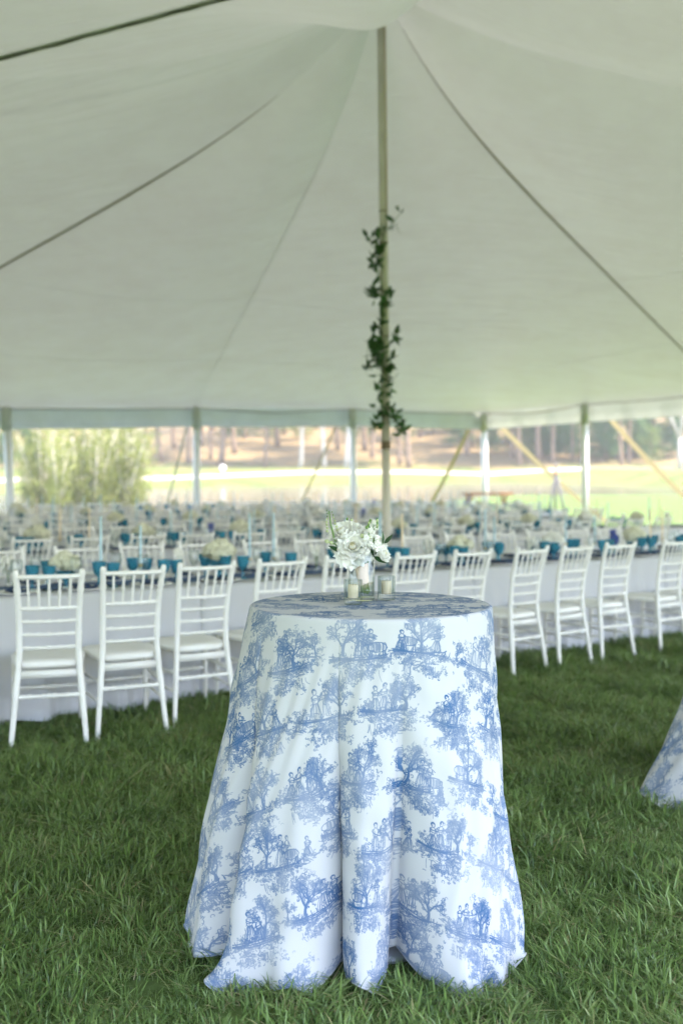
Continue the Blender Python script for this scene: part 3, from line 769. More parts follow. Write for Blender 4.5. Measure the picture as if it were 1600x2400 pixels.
for i in range(nv_):
    for j in range(5):
        x = -0.045 + 0.09 * j / 4; y = -0.12 + 0.25 * i / (nv_ - 1)
        nk.v.append((x * (1 - 0.25 * math.sin(math.pi * i / 8)), y, 0.024 + 0.012 * math.sin(j * 1.9 + i * 0.6) + 0.006 * math.sin(i * 2.2)))
for i in range(nv_ - 1):
    for j in range(4): nk.f.append((i * 5 + j, i * 5 + j + 1, (i + 1) * 5 + j + 1, (i + 1) * 5 + j))
o = nk.build('napkin', M['napkin'], pl); sm = o.modifiers.new('thick', 'SOLIDIFY'); sm.thickness = 0.008
tag(pl, 'white plate with navy napkin', 'plate'); PR_PLATE = Proto(pl)
def taper(h, m):
    o = empty('taper_candle')
    MB().lathe([(0.0005, 0.001), (0.035, 0.001), (0.034, 0.006), (0.010, 0.014), (0.008, 0.03), (0.013, 0.045), (0.008, 0.06), (0.010, 0.085), (0.016, 0.10), (0.0155, 0.118), (0.012, 0.118)], 16).build('candlestick', M['clear'], o)
    MB().lathe([(0.0105, 0.10), (0.0105, 0.13), (0.010, 0.16), (0.0075, h - 0.01), (0.003, h), (0.0005, h + 0.002)], 12).build('candle', m, o)
    MB().tube([(0, 0, h), (0.002, 0, h + 0.012)], 0.0012, 5).build('wick', M['wick'], o)
    MB().lathe([(0.014, 0.115), (0.014, 0.13), (0.0115, 0.132)], 12).build('collar', M['brass'], o)
    return tag(o, 'pale blue taper candle', 'candle')
PR_TAPER = [Proto(taper(0.40, M['taper_blue'])), Proto(taper(0.47, M['taper_blue'])), Proto(taper(0.44, M['wax']))]
# hydrangea style heads
def floret_ball(r_, n, size, seed, squash=0.8):
    q = np.random.default_rng(seed); V, Fs = [], []
    for i in range(n):
        z = 1 - 2 * (i + 0.5) / n; a = i * 2.39996
        if z < -0.75: continue
        d = Vector((math.sqrt(1 - z * z) * math.cos(a), math.sqrt(1 - z * z) * math.sin(a), z)); d = (d + Vector(q.normal(size=3) * 0.12)).normalized()
        c = Vector((d.x * r_, d.y * r_, d.z * r_ * squash)) * q.uniform(0.86, 1.06)
        u = d.orthogonal().normalized(); w = d.cross(u); rot = q.uniform(0, 6.3)
        for k in range(4):
            aa = rot + k * math.pi / 2; e1 = u * math.cos(aa) + w * math.sin(aa); e2 = d.cross(e1)
            s = size * q.uniform(0.8, 1.2); o = len(V)
            V += [tuple(c), tuple(c + e1 * s * 0.55 + e2 * s * 0.42 + d * s * 0.12), tuple(c + e1 * s + d * s * q.uniform(-0.1, 0.3)), tuple(c + e1 * s * 0.55 - e2 * s * 0.42 + d * s * 0.12)]
            Fs.append((o, o + 1, o + 2, o + 3))
    return V, Fs
def leaf_mesh(name, L, W, m, curl=0.15):
    mb = MB(); n = 8
    for i in range(n + 1):
        t = i / n; w = W * math.sin(math.pi * min(1, t ** 0.8)) ** 0.9 * (1 - 0.15 * t); z = -curl * L * t * t
        mb.v += [(-w / 2, L * t, z + 0.12 * w), (0, L * t, z), (w / 2, L * t, z + 0.12 * w)]
        if i:
            o = 3 * i; mb.f += [(o - 3, o - 2, o + 1, o), (o - 2, o - 1, o + 2, o + 1)]
    return mb.mesh(name, m)
LEAF_A = leaf_mesh('leaf', 0.07, 0.026, M['leaf'])
def compote(seed, mflower):
    o = empty('flower_arrangement'); q = random.Random(seed)
    MB().lathe([(0.0005, 0.001), (0.045, 0.001), (0.044, 0.006), (0.014, 0.014), (0.010, 0.03), (0.014, 0.045), (0.040, 0.06), (0.062, 0.085), (0.068, 0.115), (0.066, 0.115), (0.058, 0.085), (0.0005, 0.06)], 24).build('bowl', M['teal'], o)
    for k, (x, y, z, r_) in enumerate([(-0.055, -0.02, 0.165, 0.062), (0.058, -0.025, 0.16, 0.060), (0.0, 0.05, 0.17, 0.062), (0.005, -0.045, 0.185, 0.05), (0.0, 0.01, 0.21, 0.05)]):
        V_, F_ = floret_ball(r_, 110, 0.019, seed * 7 + k); mb = MB().add([(a + x, b + y, c + z) for a, b, c in V_], F_); mb.build('blossom', mflower, o, False)
    for k in range(9):
        a = k * 0.7 + q.random() * 0.4
        obj('leaf', LEAF_A, o, (0.05 * math.cos(a), 0.05 * math.sin(a), 0.12 + 0.02 * q.random()), (R(q.uniform(-20, 35)), 0, a - math.pi / 2), q.uniform(0.8, 1.3))
    return tag(o, 'white hydrangea arrangement in a teal footed bowl', 'flowers')
PR_FLOW = [Proto(compote(3, M['hydrangea'])), Proto(compote(4, M['petal']))]
def bud_vase(seed, mflower, nm):
    o = empty('bud_vase'); q = random.Random(seed)
    MB().lathe([(0.0005, 0.002), (0.024, 0.002), (0.026, 0.02), (0.02, 0.06), (0.012, 0.085), (0.011, 0.105), (0.015, 0.115), (0.014, 0.115), (0.010, 0.105), (0.011, 0.085)], 16).build('bottle', M['clear'], o)
    for k in range(3):
        dx, dy = q.uniform(-0.05, 0.05), q.uniform(-0.04, 0.04); h = q.uniform(0.17, 0.25)
        st = MB().tube([(0, 0, 0.02), (dx * 0.3, dy * 0.3, h * 0.6), (dx, dy, h)], 0.0018, 5).build('stem', M['stem'], o)
        for j in range(4):
            V_, F_ = floret_ball(0.011, 8, 0.016, seed * 31 + k * 5 + j)
            MB().add([(a + dx * (1 - j * 0.12) + q.uniform(-0.012, 0.012), b + dy * (1 - j * 0.12), c + h - j * 0.022) for a, b, c in V_], F_).build('blossom', mflower, o, False)
        obj('leaf', LEAF_A, o, (dx * 0.5, dy * 0.5, h * 0.6), (R(30), 0, q.uniform(0, 6)), 0.6)
    return tag(o, nm, 'bud vase')
PR_BUD = [Proto(bud_vase(5, M['delph'], 'small bottle of violet blue delphinium')), Proto(bud_vase(8, M['petal'], 'small bottle of white sprigs'))]

CH1 = {0: (1.865, 5.36, -18), 1: (2.30, 5.35, -9), 2: (2.765, 5.40, -4), 3: (3.29, 5.44, 2), 4: (3.83, 5.45, -2), 5: (4.36, 5.42, 3), 6: (4.90, 5.42, 1), 7: (5.44, 5.38, 6), 8: (5.97, 5.40, 4), 9: (6.52, 5.42, 0), 10: (7.27, 5.45, 3), 11: (7.85, 5.47, 0), 12: (8.4, 5.47, 0), 13: (1.30, 5.38, -12)}
def chair_label(ri, ci):
    if ri: return f'white spindle-back chair with its back to the toile table, {ORD[ri]} banquet row', f'chairs on the toile table side of the {ORD[ri]} row'
    if ci == 0: return 'white spindle-back chair pulled most askew from the first banquet row', 'chairs at the open grass end of the first row'
    if ci in (1, 2, 13): return 'white spindle-back chair of the first row, clear of both toile cloths', 'chairs at the open grass end of the first row'
    if ci < 8: return 'white spindle-back chair of the first row, partly hidden behind the toile table', 'chairs behind the toile table'
    return 'white spindle-back chair of the first row standing between the two toile cloths', 'chairs between the toile cloths'
for ri, (rb, (a0, a1)) in enumerate(zip(ROWB, ROWA)):
    who = WHO[ri]
    tb0 = rb + 0.62 - 0.02; tmid = tb0 + TW / 2; far_b = tb0 + TW + 0.62
    # tables and cloths
    a = a0 - 0.3; k = 0
    segs = []
    while a < a1 - 0.4:
        x, y = row_xy(a + SEG / 2, tmid); z = gz(x, y)
        PR_TABLE.put((x, y, z), RPH, 1, f'folding table hidden by white linen, {who}', f'tables of the {ORD[ri]} row')
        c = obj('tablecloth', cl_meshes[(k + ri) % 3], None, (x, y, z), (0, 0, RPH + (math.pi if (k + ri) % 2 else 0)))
        tag(c, f'white linen cloth draped to the grass, {who}', 'tablecloth', f'white cloths of the {ORD[ri]} row')
        mb = MB(); n_ = 60
        for i in range(n_ + 1):
            t = -SEG / 2 + SEG * i / n_
            for j in range(5):
                u = (j / 4 - 0.5) * 2
                mb.v.append((t, u * (0.15 + 0.025 * math.sin(t * 5 + ri)) + 0.012 * math.sin(t * 11), 0.010 + 0.007 * math.sin(t * 13 + j * 2.1 + k)))
        for i in range(n_):
            for j in range(4): mb.f.append((i * 5 + j, (i + 1) * 5 + j, (i + 1) * 5 + j + 1, i * 5 + j + 1))
        rn = mb.build('table_runner', M['runner']); rn.location = (x, y, z + TH + 0.004); rn.rotation_euler = (0, 0, RPH)
        tag(rn, f'dusty blue gauze runner laid along the {who}', 'table runner', f'blue runners of the {ORD[ri]} row')
        a += SEG; k += 1
    aend = a
    # chairs
    pos = []
    if ri == 0: pos = [CH1[i] for i in sorted(CH1)]
    else:
        a = a0
        while a < a1: pos.append((a + rnd.uniform(-0.04, 0.04), rb + rnd.uniform(-0.05, 0.05), rnd.uniform(-5, 5))); a += 0.56
    for ci, (a, b, yaw) in enumerate(pos):
        x, y = row_xy(a, b + 0.265)
        pr = PR_CHAIR if ri < 2 else PR_FAR
        pr.put((x, y, gz(x, y)), RPH + R(yaw), 1, *chair_label(ri, ci))
    a = a0 + 0.1; fpos = []
    while a < a1: fpos.append((a + rnd.uniform(-0.04, 0.04), far_b + rnd.uniform(-0.05, 0.06), 180 + rnd.uniform(-7, 7))); a += 0.56
    for (a, b, yaw) in fpos:
        x, y = row_xy(a, b - 0.265)
        pr = PR_CHAIR if ri < 1 else PR_FAR
        pr.put((x, y, gz(x, y)), RPH + R(yaw), 1, f'white spindle-back chair on the pond side of the {who}', f'chairs on the pond side of the {ORD[ri]} row')
    # place settings
    def on(a, b):
        x, y = row_xy(a, b); xm, ym = row_xy(a, tmid)
        return (x, y, gz(xm, ym) + TH + 0.005)
    for side, lst in ((-1, pos), (1, fpos)):
        for (a, b, yaw) in lst:
            if not (a0 - 0.25 < a < aend - 0.1): continue
            if ri < 3:
                PR_PLATE.put(on(a, tmid + side * 0.235), RPH + (0 if side < 0 else math.pi), 1, f'white plate with a navy napkin, {"cocktail table" if side < 0 else "pond"} side of the {ORD[ri]} row', f'plates of the {ORD[ri]} row')
            p = on(a + rnd.uniform(0.09, 0.15), tmid + side * rnd.uniform(0.10, 0.15))
            PR_GOB.put(p, rnd.uniform(0, 6), rnd.uniform(0.97, 1.03), f'teal pressed-glass goblet on the {who}', f'teal goblets of the {ORD[ri]} row')
            if ri < 2 and rnd.random() < 0.6:
                PR_GOB.put(on(a + rnd.uniform(0.20, 0.25), tmid + side * rnd.uniform(0.12, 0.17)), rnd.uniform(0, 6), rnd.uniform(0.92, 1.0), f'teal pressed-glass goblet on the {who}', f'teal goblets of the {ORD[ri]} row')
            if ri < 4 and rnd.random() < 0.75:
                PR_WINE.put(on(a + rnd.uniform(-0.02, 0.05), tmid + side * rnd.uniform(0.09, 0.14)), 0, 1, f'clear stemmed wine glass on the {who}', f'wine glasses of the {ORD[ri]} row')
    a = a0 + 0.2 + 0.15 * ri
    while a < aend - 0.3:
        kk = 1 if rnd.random() < 0.3 else 0
        PR_FLOW[kk].put(on(a, tmid + rnd.uniform(-0.03, 0.03)), rnd.uniform(0, 6), rnd.uniform(0.95, 1.15), f'{"pure white" if kk else "cream"} hydrangeas in a teal footed bowl, {who}', f'{"white" if kk else "cream"} arrangements of the {ORD[ri]} row')
        for da in (0.27, 0.52):
            kk = rnd.choice([0, 0, 1, 2])
            PR_TAPER[kk].put(on(a + da + rnd.uniform(-0.05, 0.05), tmid + rnd.uniform(-0.07, 0.07)), 0, 1, [f'pale blue taper candle on the {who}', f'tall pale blue taper candle on the {who}', f'ivory taper candle on the {who}'][kk], f'{["pale blue", "tall pale blue", "ivory"][kk]} tapers of the {ORD[ri]} row')
        kk = 0 if rnd.random() < 0.2 else 1
        PR_BUD[kk].put(on(a + 0.80, tmid + rnd.uniform(-0.1, 0.1)), rnd.uniform(0, 6), 1, f'small bottle of {"violet blue delphinium" if kk == 0 else "white sprigs"} on the {who}', f'{"blue" if kk == 0 else "white"} bud vases of the {ORD[ri]} row')
        a += 1.15

# ------------------------------------------------------------------ cocktail tables with toile cloths
TCX, TCY, TZ = 0.094, 3.225, 1.05
def toile_cloth(cre, hem, seed, shift=0.0, flare=0.95):
    """round cloth: cre = fold crease angles (deg from the front, + to the right), hem(angle) = hem radius"""
    r = np.random.default_rng(seed)
    nth_, R0, rc = 900, 0.383, 0.012
    th = np.linspace(-180, 180, nth_, endpoint=False)
    cre = sorted(cre); T = np.array([cre[-1] - 360] + cre + [cre[0] + 360])
    k = np.clip(np.searchsorted(T, th, side='right') - 1, 0, len(T) - 2)
    u = (th - T[k]) / (T[k + 1] - T[k]) * 2 - 1; wid = T[k + 1] - T[k]
    lobe = (1 - np.abs(u) ** 3.4) * np.clip(wid / 38, 0.55, 1.25)
    mean = lobe.mean()
    lr = r.uniform(-0.02, 0.03, len(T))[k]
    hr = np.interp(th, [p[0] for p in hem], [p[1] for p in hem])
    rip = sum(np.sin(np.radians(th) * f + r.uniform(0, 6)) * a for f, a in ((17, 0.5), (23, 0.5), (31, 0.35), (41, 0.25)))
    sub = np.zeros(nth_); tips = np.zeros(nth_)
    for c_, w_, a_ in ((-36, 7, -0.030), (-44, 5, 0.014), (33, 6, -0.022), (50, 8, -0.018), (-1, 5, 0.016), (62, 4, 0.012), (-75, 8, -0.03), (95, 8, -0.03), (-110, 9, -0.03), (130, 9, -0.03), (170, 9, -0.03)):
        sub += a_ * np.exp(-((th - c_) / w_) ** 2)
    for c_, w_ in ((2, 9), (-50, 10), (28, 7), (-20, 6), (150, 10), (-130, 10)):
        tips = np.maximum(tips, np.clip(1 - np.abs(th - c_) / w_, 0, 1))
    drop = TZ + 0.012
    rows = []; uvr = []
    for rr in np.r_[0.004, np.linspace(0.04, R0 - 0.02, 12), R0 - 0.01, R0 - 0.004]:
        rows.append((np.full(nth_, rr), np.full(nth_, TZ + 0.002), np.zeros(nth_))); uvr.append(rr)
    for a in (20, 45, 70, 90):
        rows.append((np.full(nth_, R0 - 0.004 + rc * math.sin(R(a))), np.full(nth_, TZ + 0.002 - rc * (1 - math.cos(R(a)))), np.zeros(nth_))); uvr.append(R0 + rc * R(a))
    base = R0 - 0.004 + rc
    twist = r.uniform(-1, 1, len(T))[k] * 2.5
    nd = 110
    for i in range(1, nd + 1):
        t = i / nd; s = drop * t
        amp = 0.22 * sstep(-0.05, 1.1, t) * t ** 0.3
        rad = base + (hr - base) * (t ** flare) + amp * (lobe - mean * 0.9) + lr * t + 0.0055 * rip * t ** 0.6 * (0.4 + 0.6 * np.sin(3 * t + np.radians(th) * 2))
        z = TZ + 0.002 - rc - (s - 0.02 * 0) * (1 - 0.012 * (1 - lobe))
        # soft secondary folds, drag wrinkles, and a hem that wanders and turns out into points
        rad = rad + sub * sstep(0.35, 1.0, t) + 0.0035 * np.sin(np.radians(th) * 9 + 26 * t + 3 * np.sin(np.radians(th) * 4 + 5 * t)) * sstep(0.05, 0.3, t)
        rad = rad + 0.0022 * np.sin(np.radians(th) * 37 + 7 * np.sin(6 * t + np.radians(th) * 3)) * sstep(0.0, 0.2, t)
        kick = sstep(0.86, 1.0, t)
        floor = 0.018 + 0.012 * rip + 0.05 * (1 - lobe) + 0.016 * np.sin(np.radians(th) * 13 + 1)
        z = np.where(z < floor + 0.03, floor + 0.03 * np.exp((np.minimum(z, floor + 0.03) - floor - 0.03) / 0.03), z)
        rad = rad + kick * (0.012 * rip - 0.012 + tips * 0.05)
        z = z - kick * 0.025 * tips
        rows.append((rad, z, twist * t)); uvr.append(base + 0.005 + s)
    V = []; 
    for rad, z, tw in rows:
        a = np.radians(th + tw) - math.pi / 2
        V.append(np.stack([rad * np.cos(a), rad * np.sin(a), z], -1))
    V = np.concatenate(V); nr_ = len(rows); Fq = grid_faces(nr_, nth_, True)
    me = npmesh('toile_cloth', V, Fq[:, ::-1] * 1, M['toile'])
    uvl = me.uv_layers.new(name='cloth')
    KA = 0.42; UV = []
    for i_, q in enumerate(uvr):
        if i_ < 15: a = np.radians(th); UV.append(np.stack([q * np.sin(a), -q * np.cos(a)], -1))
        else: a = KA * np.radians(th); rho = R0 / KA + (q - R0); UV.append(np.stack([rho * np.sin(a), -(rho - R0 / KA + R0) - rho * (np.cos(a) - 1)], -1))
    UV = np.concatenate(UV) / 1.10 + np.array([shift, shift * 0.37])
    idx = np.empty(len(me.loops), np.int32); me.loops.foreach_get('vertex_index', idx)
    uvl.data.foreach_set('uv', UV[idx].astype(np.float32).ravel())
    return me
hem_main = [(-180, 0.50), (-120, 0.55), (-85, 0.585), (-50, 0.55), (-25, 0.46), (0, 0.43), (25, 0.425), (60, 0.43), (90, 0.44), (130, 0.48), (180, 0.50)]
cm = toile_cloth([-57, -14.5, 11.5, 76, 112, 150, -172, -128, -92], hem_main, 3)
ctab = empty('cocktail_table', (TCX, TCY, 0))
MB().lathe([(0.0005, TZ - 0.025), (0.375, TZ - 0.025), (0.38, TZ - 0.02), (0.38, TZ - 0.004), (0.375, TZ), (0.0005, TZ)], 48).build('tabletop', M['plywood'], ctab)
MB().tube([(0, 0, 0.03), (0, 0, TZ - 0.025)], 0.035, 16).build('column', M['steel'], ctab)
MB().lathe([(0.25, 0.0), (0.25, 0.02), (0.06, 0.05), (0.04, 0.06)], 24).build('base', M['steel'], ctab)
tag(ctab, 'tall round cocktail table hidden under the blue toile cloth with flowers', 'table')
PT = Proto(ctab); PT.put((TCX, TCY, 0))
c1 = obj('toile_tablecloth', cm, None, (TCX, TCY, 0))
tag(c1, 'white floor-length cloth printed with blue toile scenes, carrying flowers and candles', 'tablecloth')
t2 = PT.put((2.09, 4.62, 0), 0, 1, 'tall cocktail table hidden under the bare second toile cloth')
cm2 = toile_cloth([-100, -62, -38, -5, 30, 76, 112, 150, -172, -128], [(-180, 0.50), (-120, 0.62), (-85, 0.69), (-55, 0.68), (-25, 0.58), (0, 0.50), (60, 0.47), (130, 0.48), (180, 0.50)], 9, 1.0, 2.1)
c2 = obj('toile_tablecloth', cm2, None, (2.09, 4.62, 0))
tag(c2, 'blue toile cloth with nothing on it, flaring over the grass by the right chairs', 'tablecloth')
c2['label'] = 'blue and white toile cloth of a second bare cocktail table on the grass'

# ------------------------------------------------------------------ bouquet in glass vase, votives
VX, VY = (847 - 800) / F * 3.31, 3.31
tz = TZ + 0.004
vase = empty('glass_vase', (VX, VY, tz))
MB().lathe([(0.0005, 0.0), (0.041, 0.0), (0.0435, 0.003), (0.044, 0.012), (0.044, 0.165), (0.0432, 0.166), (0.0415, 0.165), (0.0415, 0.014), (0.038, 0.011), (0.0005, 0.011)], 48).build('cylinder', M['clear'], vase)
MB().lathe([(0.0005, 0.012), (0.0410, 0.013), (0.0410, 0.058), (0.0395, 0.0565), (0.0005, 0.0565)], 48).build('water', M['water'], vase)
tag(vase, 'clear glass cylinder vase with shallow water holding the white bouquet', 'vase')
bq = empty('bouquet', (VX, VY, tz))
q = random.Random(3)
for k in range(14):
    a = k * 2.4; r0 = 0.014 * math.sqrt((k + 0.5) / 14); r1 = 0.032 * math.sqrt((k + 0.5) / 14)
    MB().tube([(0.012 + r0 * math.cos(a), r0 * math.sin(a), 0.020 + 0.01 * q.random()), (r0 * math.cos(a), r0 * math.sin(a), 0.10), (r1 * math.cos(a) * 1.1, r1 * math.sin(a) * 1.1, 0.18)], 0.0035, 6).build('stem', M['stem'], bq)
rb_ = MB(); prof = [(0.0175, 0.052), (0.0185, 0.06), (0.0190, 0.085), (0.0225, 0.114), (0.021, 0.117)]
rb_.lathe(prof, 24); rb_.v = [(x + 0.012 * (1 - z / 0.12), y, z + 0.012 * (x / 0.03)) for x, y, z in rb_.v]
rb_.build('ribbon_wrap', M['ribbon'], bq)
def petal_mesh(w, h, cup, curl, name='petal'):
    mb = MB(); nu, nv = 9, 8
    for j in range(nv):
        v = j / (nv - 1)
        for i in range(nu):
            u = (i / (nu - 1) - 0.5) * 2
            ww = w * (0.35 + 0.75 * math.sin(math.pi * (0.12 + 0.62 * v))) ; ww *= math.sqrt(max(0.0, 1 - max(0, v - 0.62) ** 2 * 4.5))
            x = u * ww / 2
            y = cup * (math.sin(v * math.pi * 0.5)) - 0.30 * w * u * u * (1 - 0.4 * v) + curl * max(0, v - 0.68) ** 2 * 6 * (1 + 0.3 * u * u)
            z = h * v - curl * 1.6 * max(0, v - 0.8) ** 2 * 4 + 0.006 * w / 0.05 * math.sin(u * 5 + v * 2) * v
            mb.v.append((x, y, z))
    for j in range(nv - 1):
        for i in range(nu - 1): mb.f.append((j * nu + i, j * nu + i + 1, (j + 1) * nu + i + 1, (j + 1) * nu + i))
    return mb.mesh(name, M['petal'])
PET = [petal_mesh(0.018, 0.026, 0.004, 0.001), petal_mesh(0.028, 0.029, 0.009, 0.002), petal_mesh(0.037, 0.031, 0.015, 0.005), petal_mesh(0.045, 0.032, 0.022, 0.010)]
PETC = petal_mesh(0.016, 0.024, 0.003, 0.0); PETC.materials.clear(); PETC.materials.append(M['petal_cream'])
def rose(parent, loc, tilt, sc_, rings=4, seed=0):
    qq = random.Random(seed)
    o = bpy.data.objects.new('rose', None); C.objects.link(o); o.parent = parent; o.location = loc; o.scale = (sc_,) * 3
    o.rotation_euler = tilt
    spec = [(PETC, 5, 0.0035, -12, 0.002), (PET[0], 7, 0.0065, -4, 0.001), (PET[1], 9, 0.010, 8, -0.001), (PET[2], 10, 0.0135, 20, -0.004), (PET[2], 11, 0.017, 34, -0.008), (PET[3], 11, 0.019, 50, -0.012)]
    for ri_, (me, n_, rr, lean, dz) in enumerate(spec[:rings + 2]):
        for k in range(n_):
            a = 2 * math.pi * k / n_ + ri_ * 0.45 + qq.uniform(-0.12, 0.12)
            # petal grows along +Z, its outside faces +Y; lean outwards about its base
            m = Matrix.Translation((rr * math.cos(a), rr * math.sin(a), dz + qq.uniform(-0.001, 0.001))) @ Matrix.Rotation(a - math.pi / 2, 4, 'Z') @ Matrix.Rotation(R(-(lean + qq.uniform(-6, 6))), 4, 'X') @ Matrix.Scale(qq.uniform(0.92, 1.08), 4)
            p = obj('petal', me, o); p.matrix_local = m
    MB().lathe([(0.0005, 0.0), (0.009, 0.003), (0.0105, 0.012), (0.007, 0.019), (0.0005, 0.021)], 12).build('heart', M['petal_cream'], o)
    sp = MB().lathe([(0.0005, -0.02), (0.008, -0.016), (0.011, -0.006), (0.008, 0.002)], 10).build('calyx', M['stem'], o)
    return o
def at_px(px_, py_, dY=0.0):
    Y = VY + dY; return ((px_ - 800) / F * Y - VX, dY, H - (py_ - YH) / F * Y - tz)
rose(bq, at_px(826, 1283, -0.022), (R(62), R(-4), 0), 1.18, 4, 1)
rose(bq, at_px(806, 1252, 0.012), (R(38), R(-28), 0), 1.12, 4, 2)
rose(bq, at_px(893, 1301, 0.000), (R(30), R(62), 0), 0.80, 2, 3)
rose(bq, at_px(884, 1272, 0.030), (R(20), R(30), 0), 0.72, 3, 4)
rose(bq, at_px(845, 1250, 0.055), (R(-20), R(5), 0), 0.85, 4, 5)
# stock: small ruffled florets up a stem
def stock(pts, nfl, r_, mflower, seed, size=0.012):
    qq = random.Random(seed); P_ = [Vector(p) for p in pts]
    MB().tube(pts, 0.0028, 6).build('stem', M['stem'], bq)
    for k in range(nfl):
        t = k / max(1, nfl - 1) * (len(P_) - 1); i = min(int(t), len(P_) - 2); c = P_[i].lerp(P_[i + 1], t - i)
        a = k * 2.4; rr = r_ * (1 - 0.55 * k / nfl)
        c = c + Vector((math.cos(a) * rr, math.sin(a) * rr, qq.uniform(-0.004, 0.004)))
        V_, F_ = floret_ball(0.0055, 12, size * (1 - 0.4 * k / nfl), seed * 50 + k, 1.0)
        MB().add([(x + c.x, y + c.y, z + c.z) for x, y, z in V_], F_).build('floret', mflower, bq, False)
stock([at_px(856, 1305, -0.02), at_px(860, 1270, -0.03), at_px(866, 1240, -0.02)], 12, 0.017, M['petal'], 3, 0.012)
stock([at_px(872, 1298, -0.01), at_px(876, 1262, -0.02), at_px(874, 1226, 0)], 11, 0.015, M['petal'], 5, 0.011)
stock([at_px(846, 1308, -0.025), at_px(852, 1290, -0.035)], 9, 0.014, M['petal'], 8, 0.012)
stock([at_px(880, 1290, -0.012), at_px(884, 1270, -0.02)], 8, 0.012, M['petal'], 9, 0.011)
# green buds
bud_me = MB().lathe([(0.0005, 0.0), (0.0045, 0.003), (0.006, 0.007), (0.004, 0.012), (0.0005, 0.014)], 8).mesh('bud', M['bud'])
bud_dk = MB().lathe([(0.0005, 0.0), (0.0035, 0.002), (0.0045, 0.006), (0.003, 0.010), (0.0005, 0.012)], 8).mesh('bud', M['stem'])
MB().tube([at_px(796, 1300, 0), at_px(783, 1262, -0.01), at_px(774, 1225, -0.01), at_px(771, 1197, -0.005)], [0.0034, 0.003, 0.0026, 0.002], 6).build('stem', M['stem'], bq)
for k in range(15):
    t = k / 14; x_, y_ = 779 - 8 * t, 1244 - 50 * t
    sp_ = (13 - 8 * t) * (1 if k % 2 else -1) * (0.6 + 0.4 * q.random())
    o = obj('bud', bud_me if t < 0.7 else bud_dk, bq, at_px(x_ + sp_, y_ + 4, -0.012 + 0.012 * math.sin(k * 2.0)), (R(-15 + 30 * q.random()), R(26 if sp_ > 0 else -26), 0), (0.75 - 0.3 * t))
for k in range(12):
    t = k / 11; x_, y_ = 872 + 4 * t, 1240 - 20 * t; sp_ = (10 - 4 * t) * (1 if k % 2 else -1)
    obj('bud', bud_dk if k % 3 else bud_me, bq, at_px(x_ + sp_, y_, -0.02), (R(q.uniform(-20, 20)), R(25 if sp_ > 0 else -25), 0), 0.8)
for (x_, y_, rz, s_, me) in ((772, 1272, -62, 1.25, bud_me), (781, 1273, -70, 1.0, bud_me), (813, 1220, 4, 0.9, bud_dk), (824, 1222, -4, 0.7, bud_me), (858, 1240, 8, 1.0, bud_dk), (848, 1262, 0, 1.2, bud_me), (862, 1266, 10, 1.2, bud_me)):
    obj('bud', me, bq, at_px(x_, y_, -0.03), (0, R(rz), 0), s_)
MB().tube([at_px(774, 1272, -0.03), at_px(788, 1276, -0.02), at_px(800, 1284, 0)], 0.0022, 6).build('stem', M['stem'], bq)
LEAF_B = leaf_mesh('leaf', 0.052, 0.018, M['leaf'], 0.10)
def leaf_at(px_, py_, dY, ang, roll, s_):
    """leaf from base pixel, pointing at ang (deg, 0 = right, 90 = up)"""
    m = Matrix.Translation(at_px(px_, py_, dY)) @ Matrix.Rotation(-R(ang - 90), 4, 'Y') @ Matrix.Rotation(R(90), 4, 'X') @ Matrix.Rotation(R(roll), 4, 'Y') @ Matrix.Scale(s_, 4)
    o = obj('leaf', LEAF_B, bq); o.matrix_local = m
for L_ in ((800, 1294, -0.02, 152, 30, 0.95), (896, 1276, 0.0, 86, 50, 0.85), (899, 1274, 0.0, 44, 20, 0.85), (876, 1304, -0.015, -30, 20, 0.95), (882, 1306, 0.0, -6, 40, 0.8), (806, 1298, -0.02, -104, 60, 0.75), (818, 1302, -0.02, -98, 60, 0.7),
           (868, 1290, -0.03, 70, 70, 0.6), (870, 1282, -0.03, -80, 40, 0.7), (878, 1300, -0.02, 60, 50, 0.7), (868, 1250, -0.02, 100, 40, 0.6), (802, 1278, 0.0, 165, 50, 0.8), (828, 1314, -0.01, -90, 30, 0.6), (842, 1310, -0.02, -70, 60, 0.6)):
    leaf_at(*L_)
for k in range(24):
    a = k * 0.9; obj('leaf', LEAF_B, bq, (0.02 * math.cos(a), 0.02 * math.sin(a), 0.135 + 0.03 * q.random()), (R(q.uniform(-10, 60)), 0, a), q.uniform(0.7, 1.0))
tag(bq, 'white rose and stock bouquet with ribbon-wrapped stems in the glass vase', 'bouquet')

def votive():
    o = empty('votive_candle')
    mb = MB(); n = 72; prof = [(0.0275, 0.0), (0.0282, 0.003), (0.0286, 0.02), (0.0288, 0.076), (0.0283, 0.0785), (0.0255, 0.078), (0.0252, 0.021), (0.0005, 0.019)]
    mb.lathe([(0.0005, 0.0)] + prof, n); v = np.array(mb.v); a = np.arctan2(v[:, 1], v[:, 0]); rr = np.hypot(v[:, 0], v[:, 1]); k = (rr > 0.0265) & (v[:, 2] > 0.002) & (v[:, 2] < 0.078)
    v[k, :2] *= (1 + 0.035 * np.cos(18 * a[k]))[:, None]; mb.v = [tuple(p) for p in v]
    mb.build('ribbed_glass', M['votive'], o)
    MB().lathe([(0.0005, 0.0195), (0.0165, 0.0195), (0.017, 0.022), (0.0165, 0.060), (0.015, 0.062), (0.0005, 0.061)], 24).build('candle', M['wax'], o)
    MB().tube([(0, 0, 0.06), (0.001, 0, 0.068)], 0.001, 5).build('wick', M['wick'], o)
    return o
M['votive'] = glass('ribbed_glass', (0.98, 0.987, 0.985), (0.62, 0.70, 0.70), 0.04, 0.0)
PV = Proto(votive()); tag(PV.root, 'votive', 'candle')
PV.put(((827 - 800) / F * 3.20, 3.20, tz), 0, 1.0, 'ivory votive candle in ribbed glass standing in front of the vase', 'votives beside the bouquet')
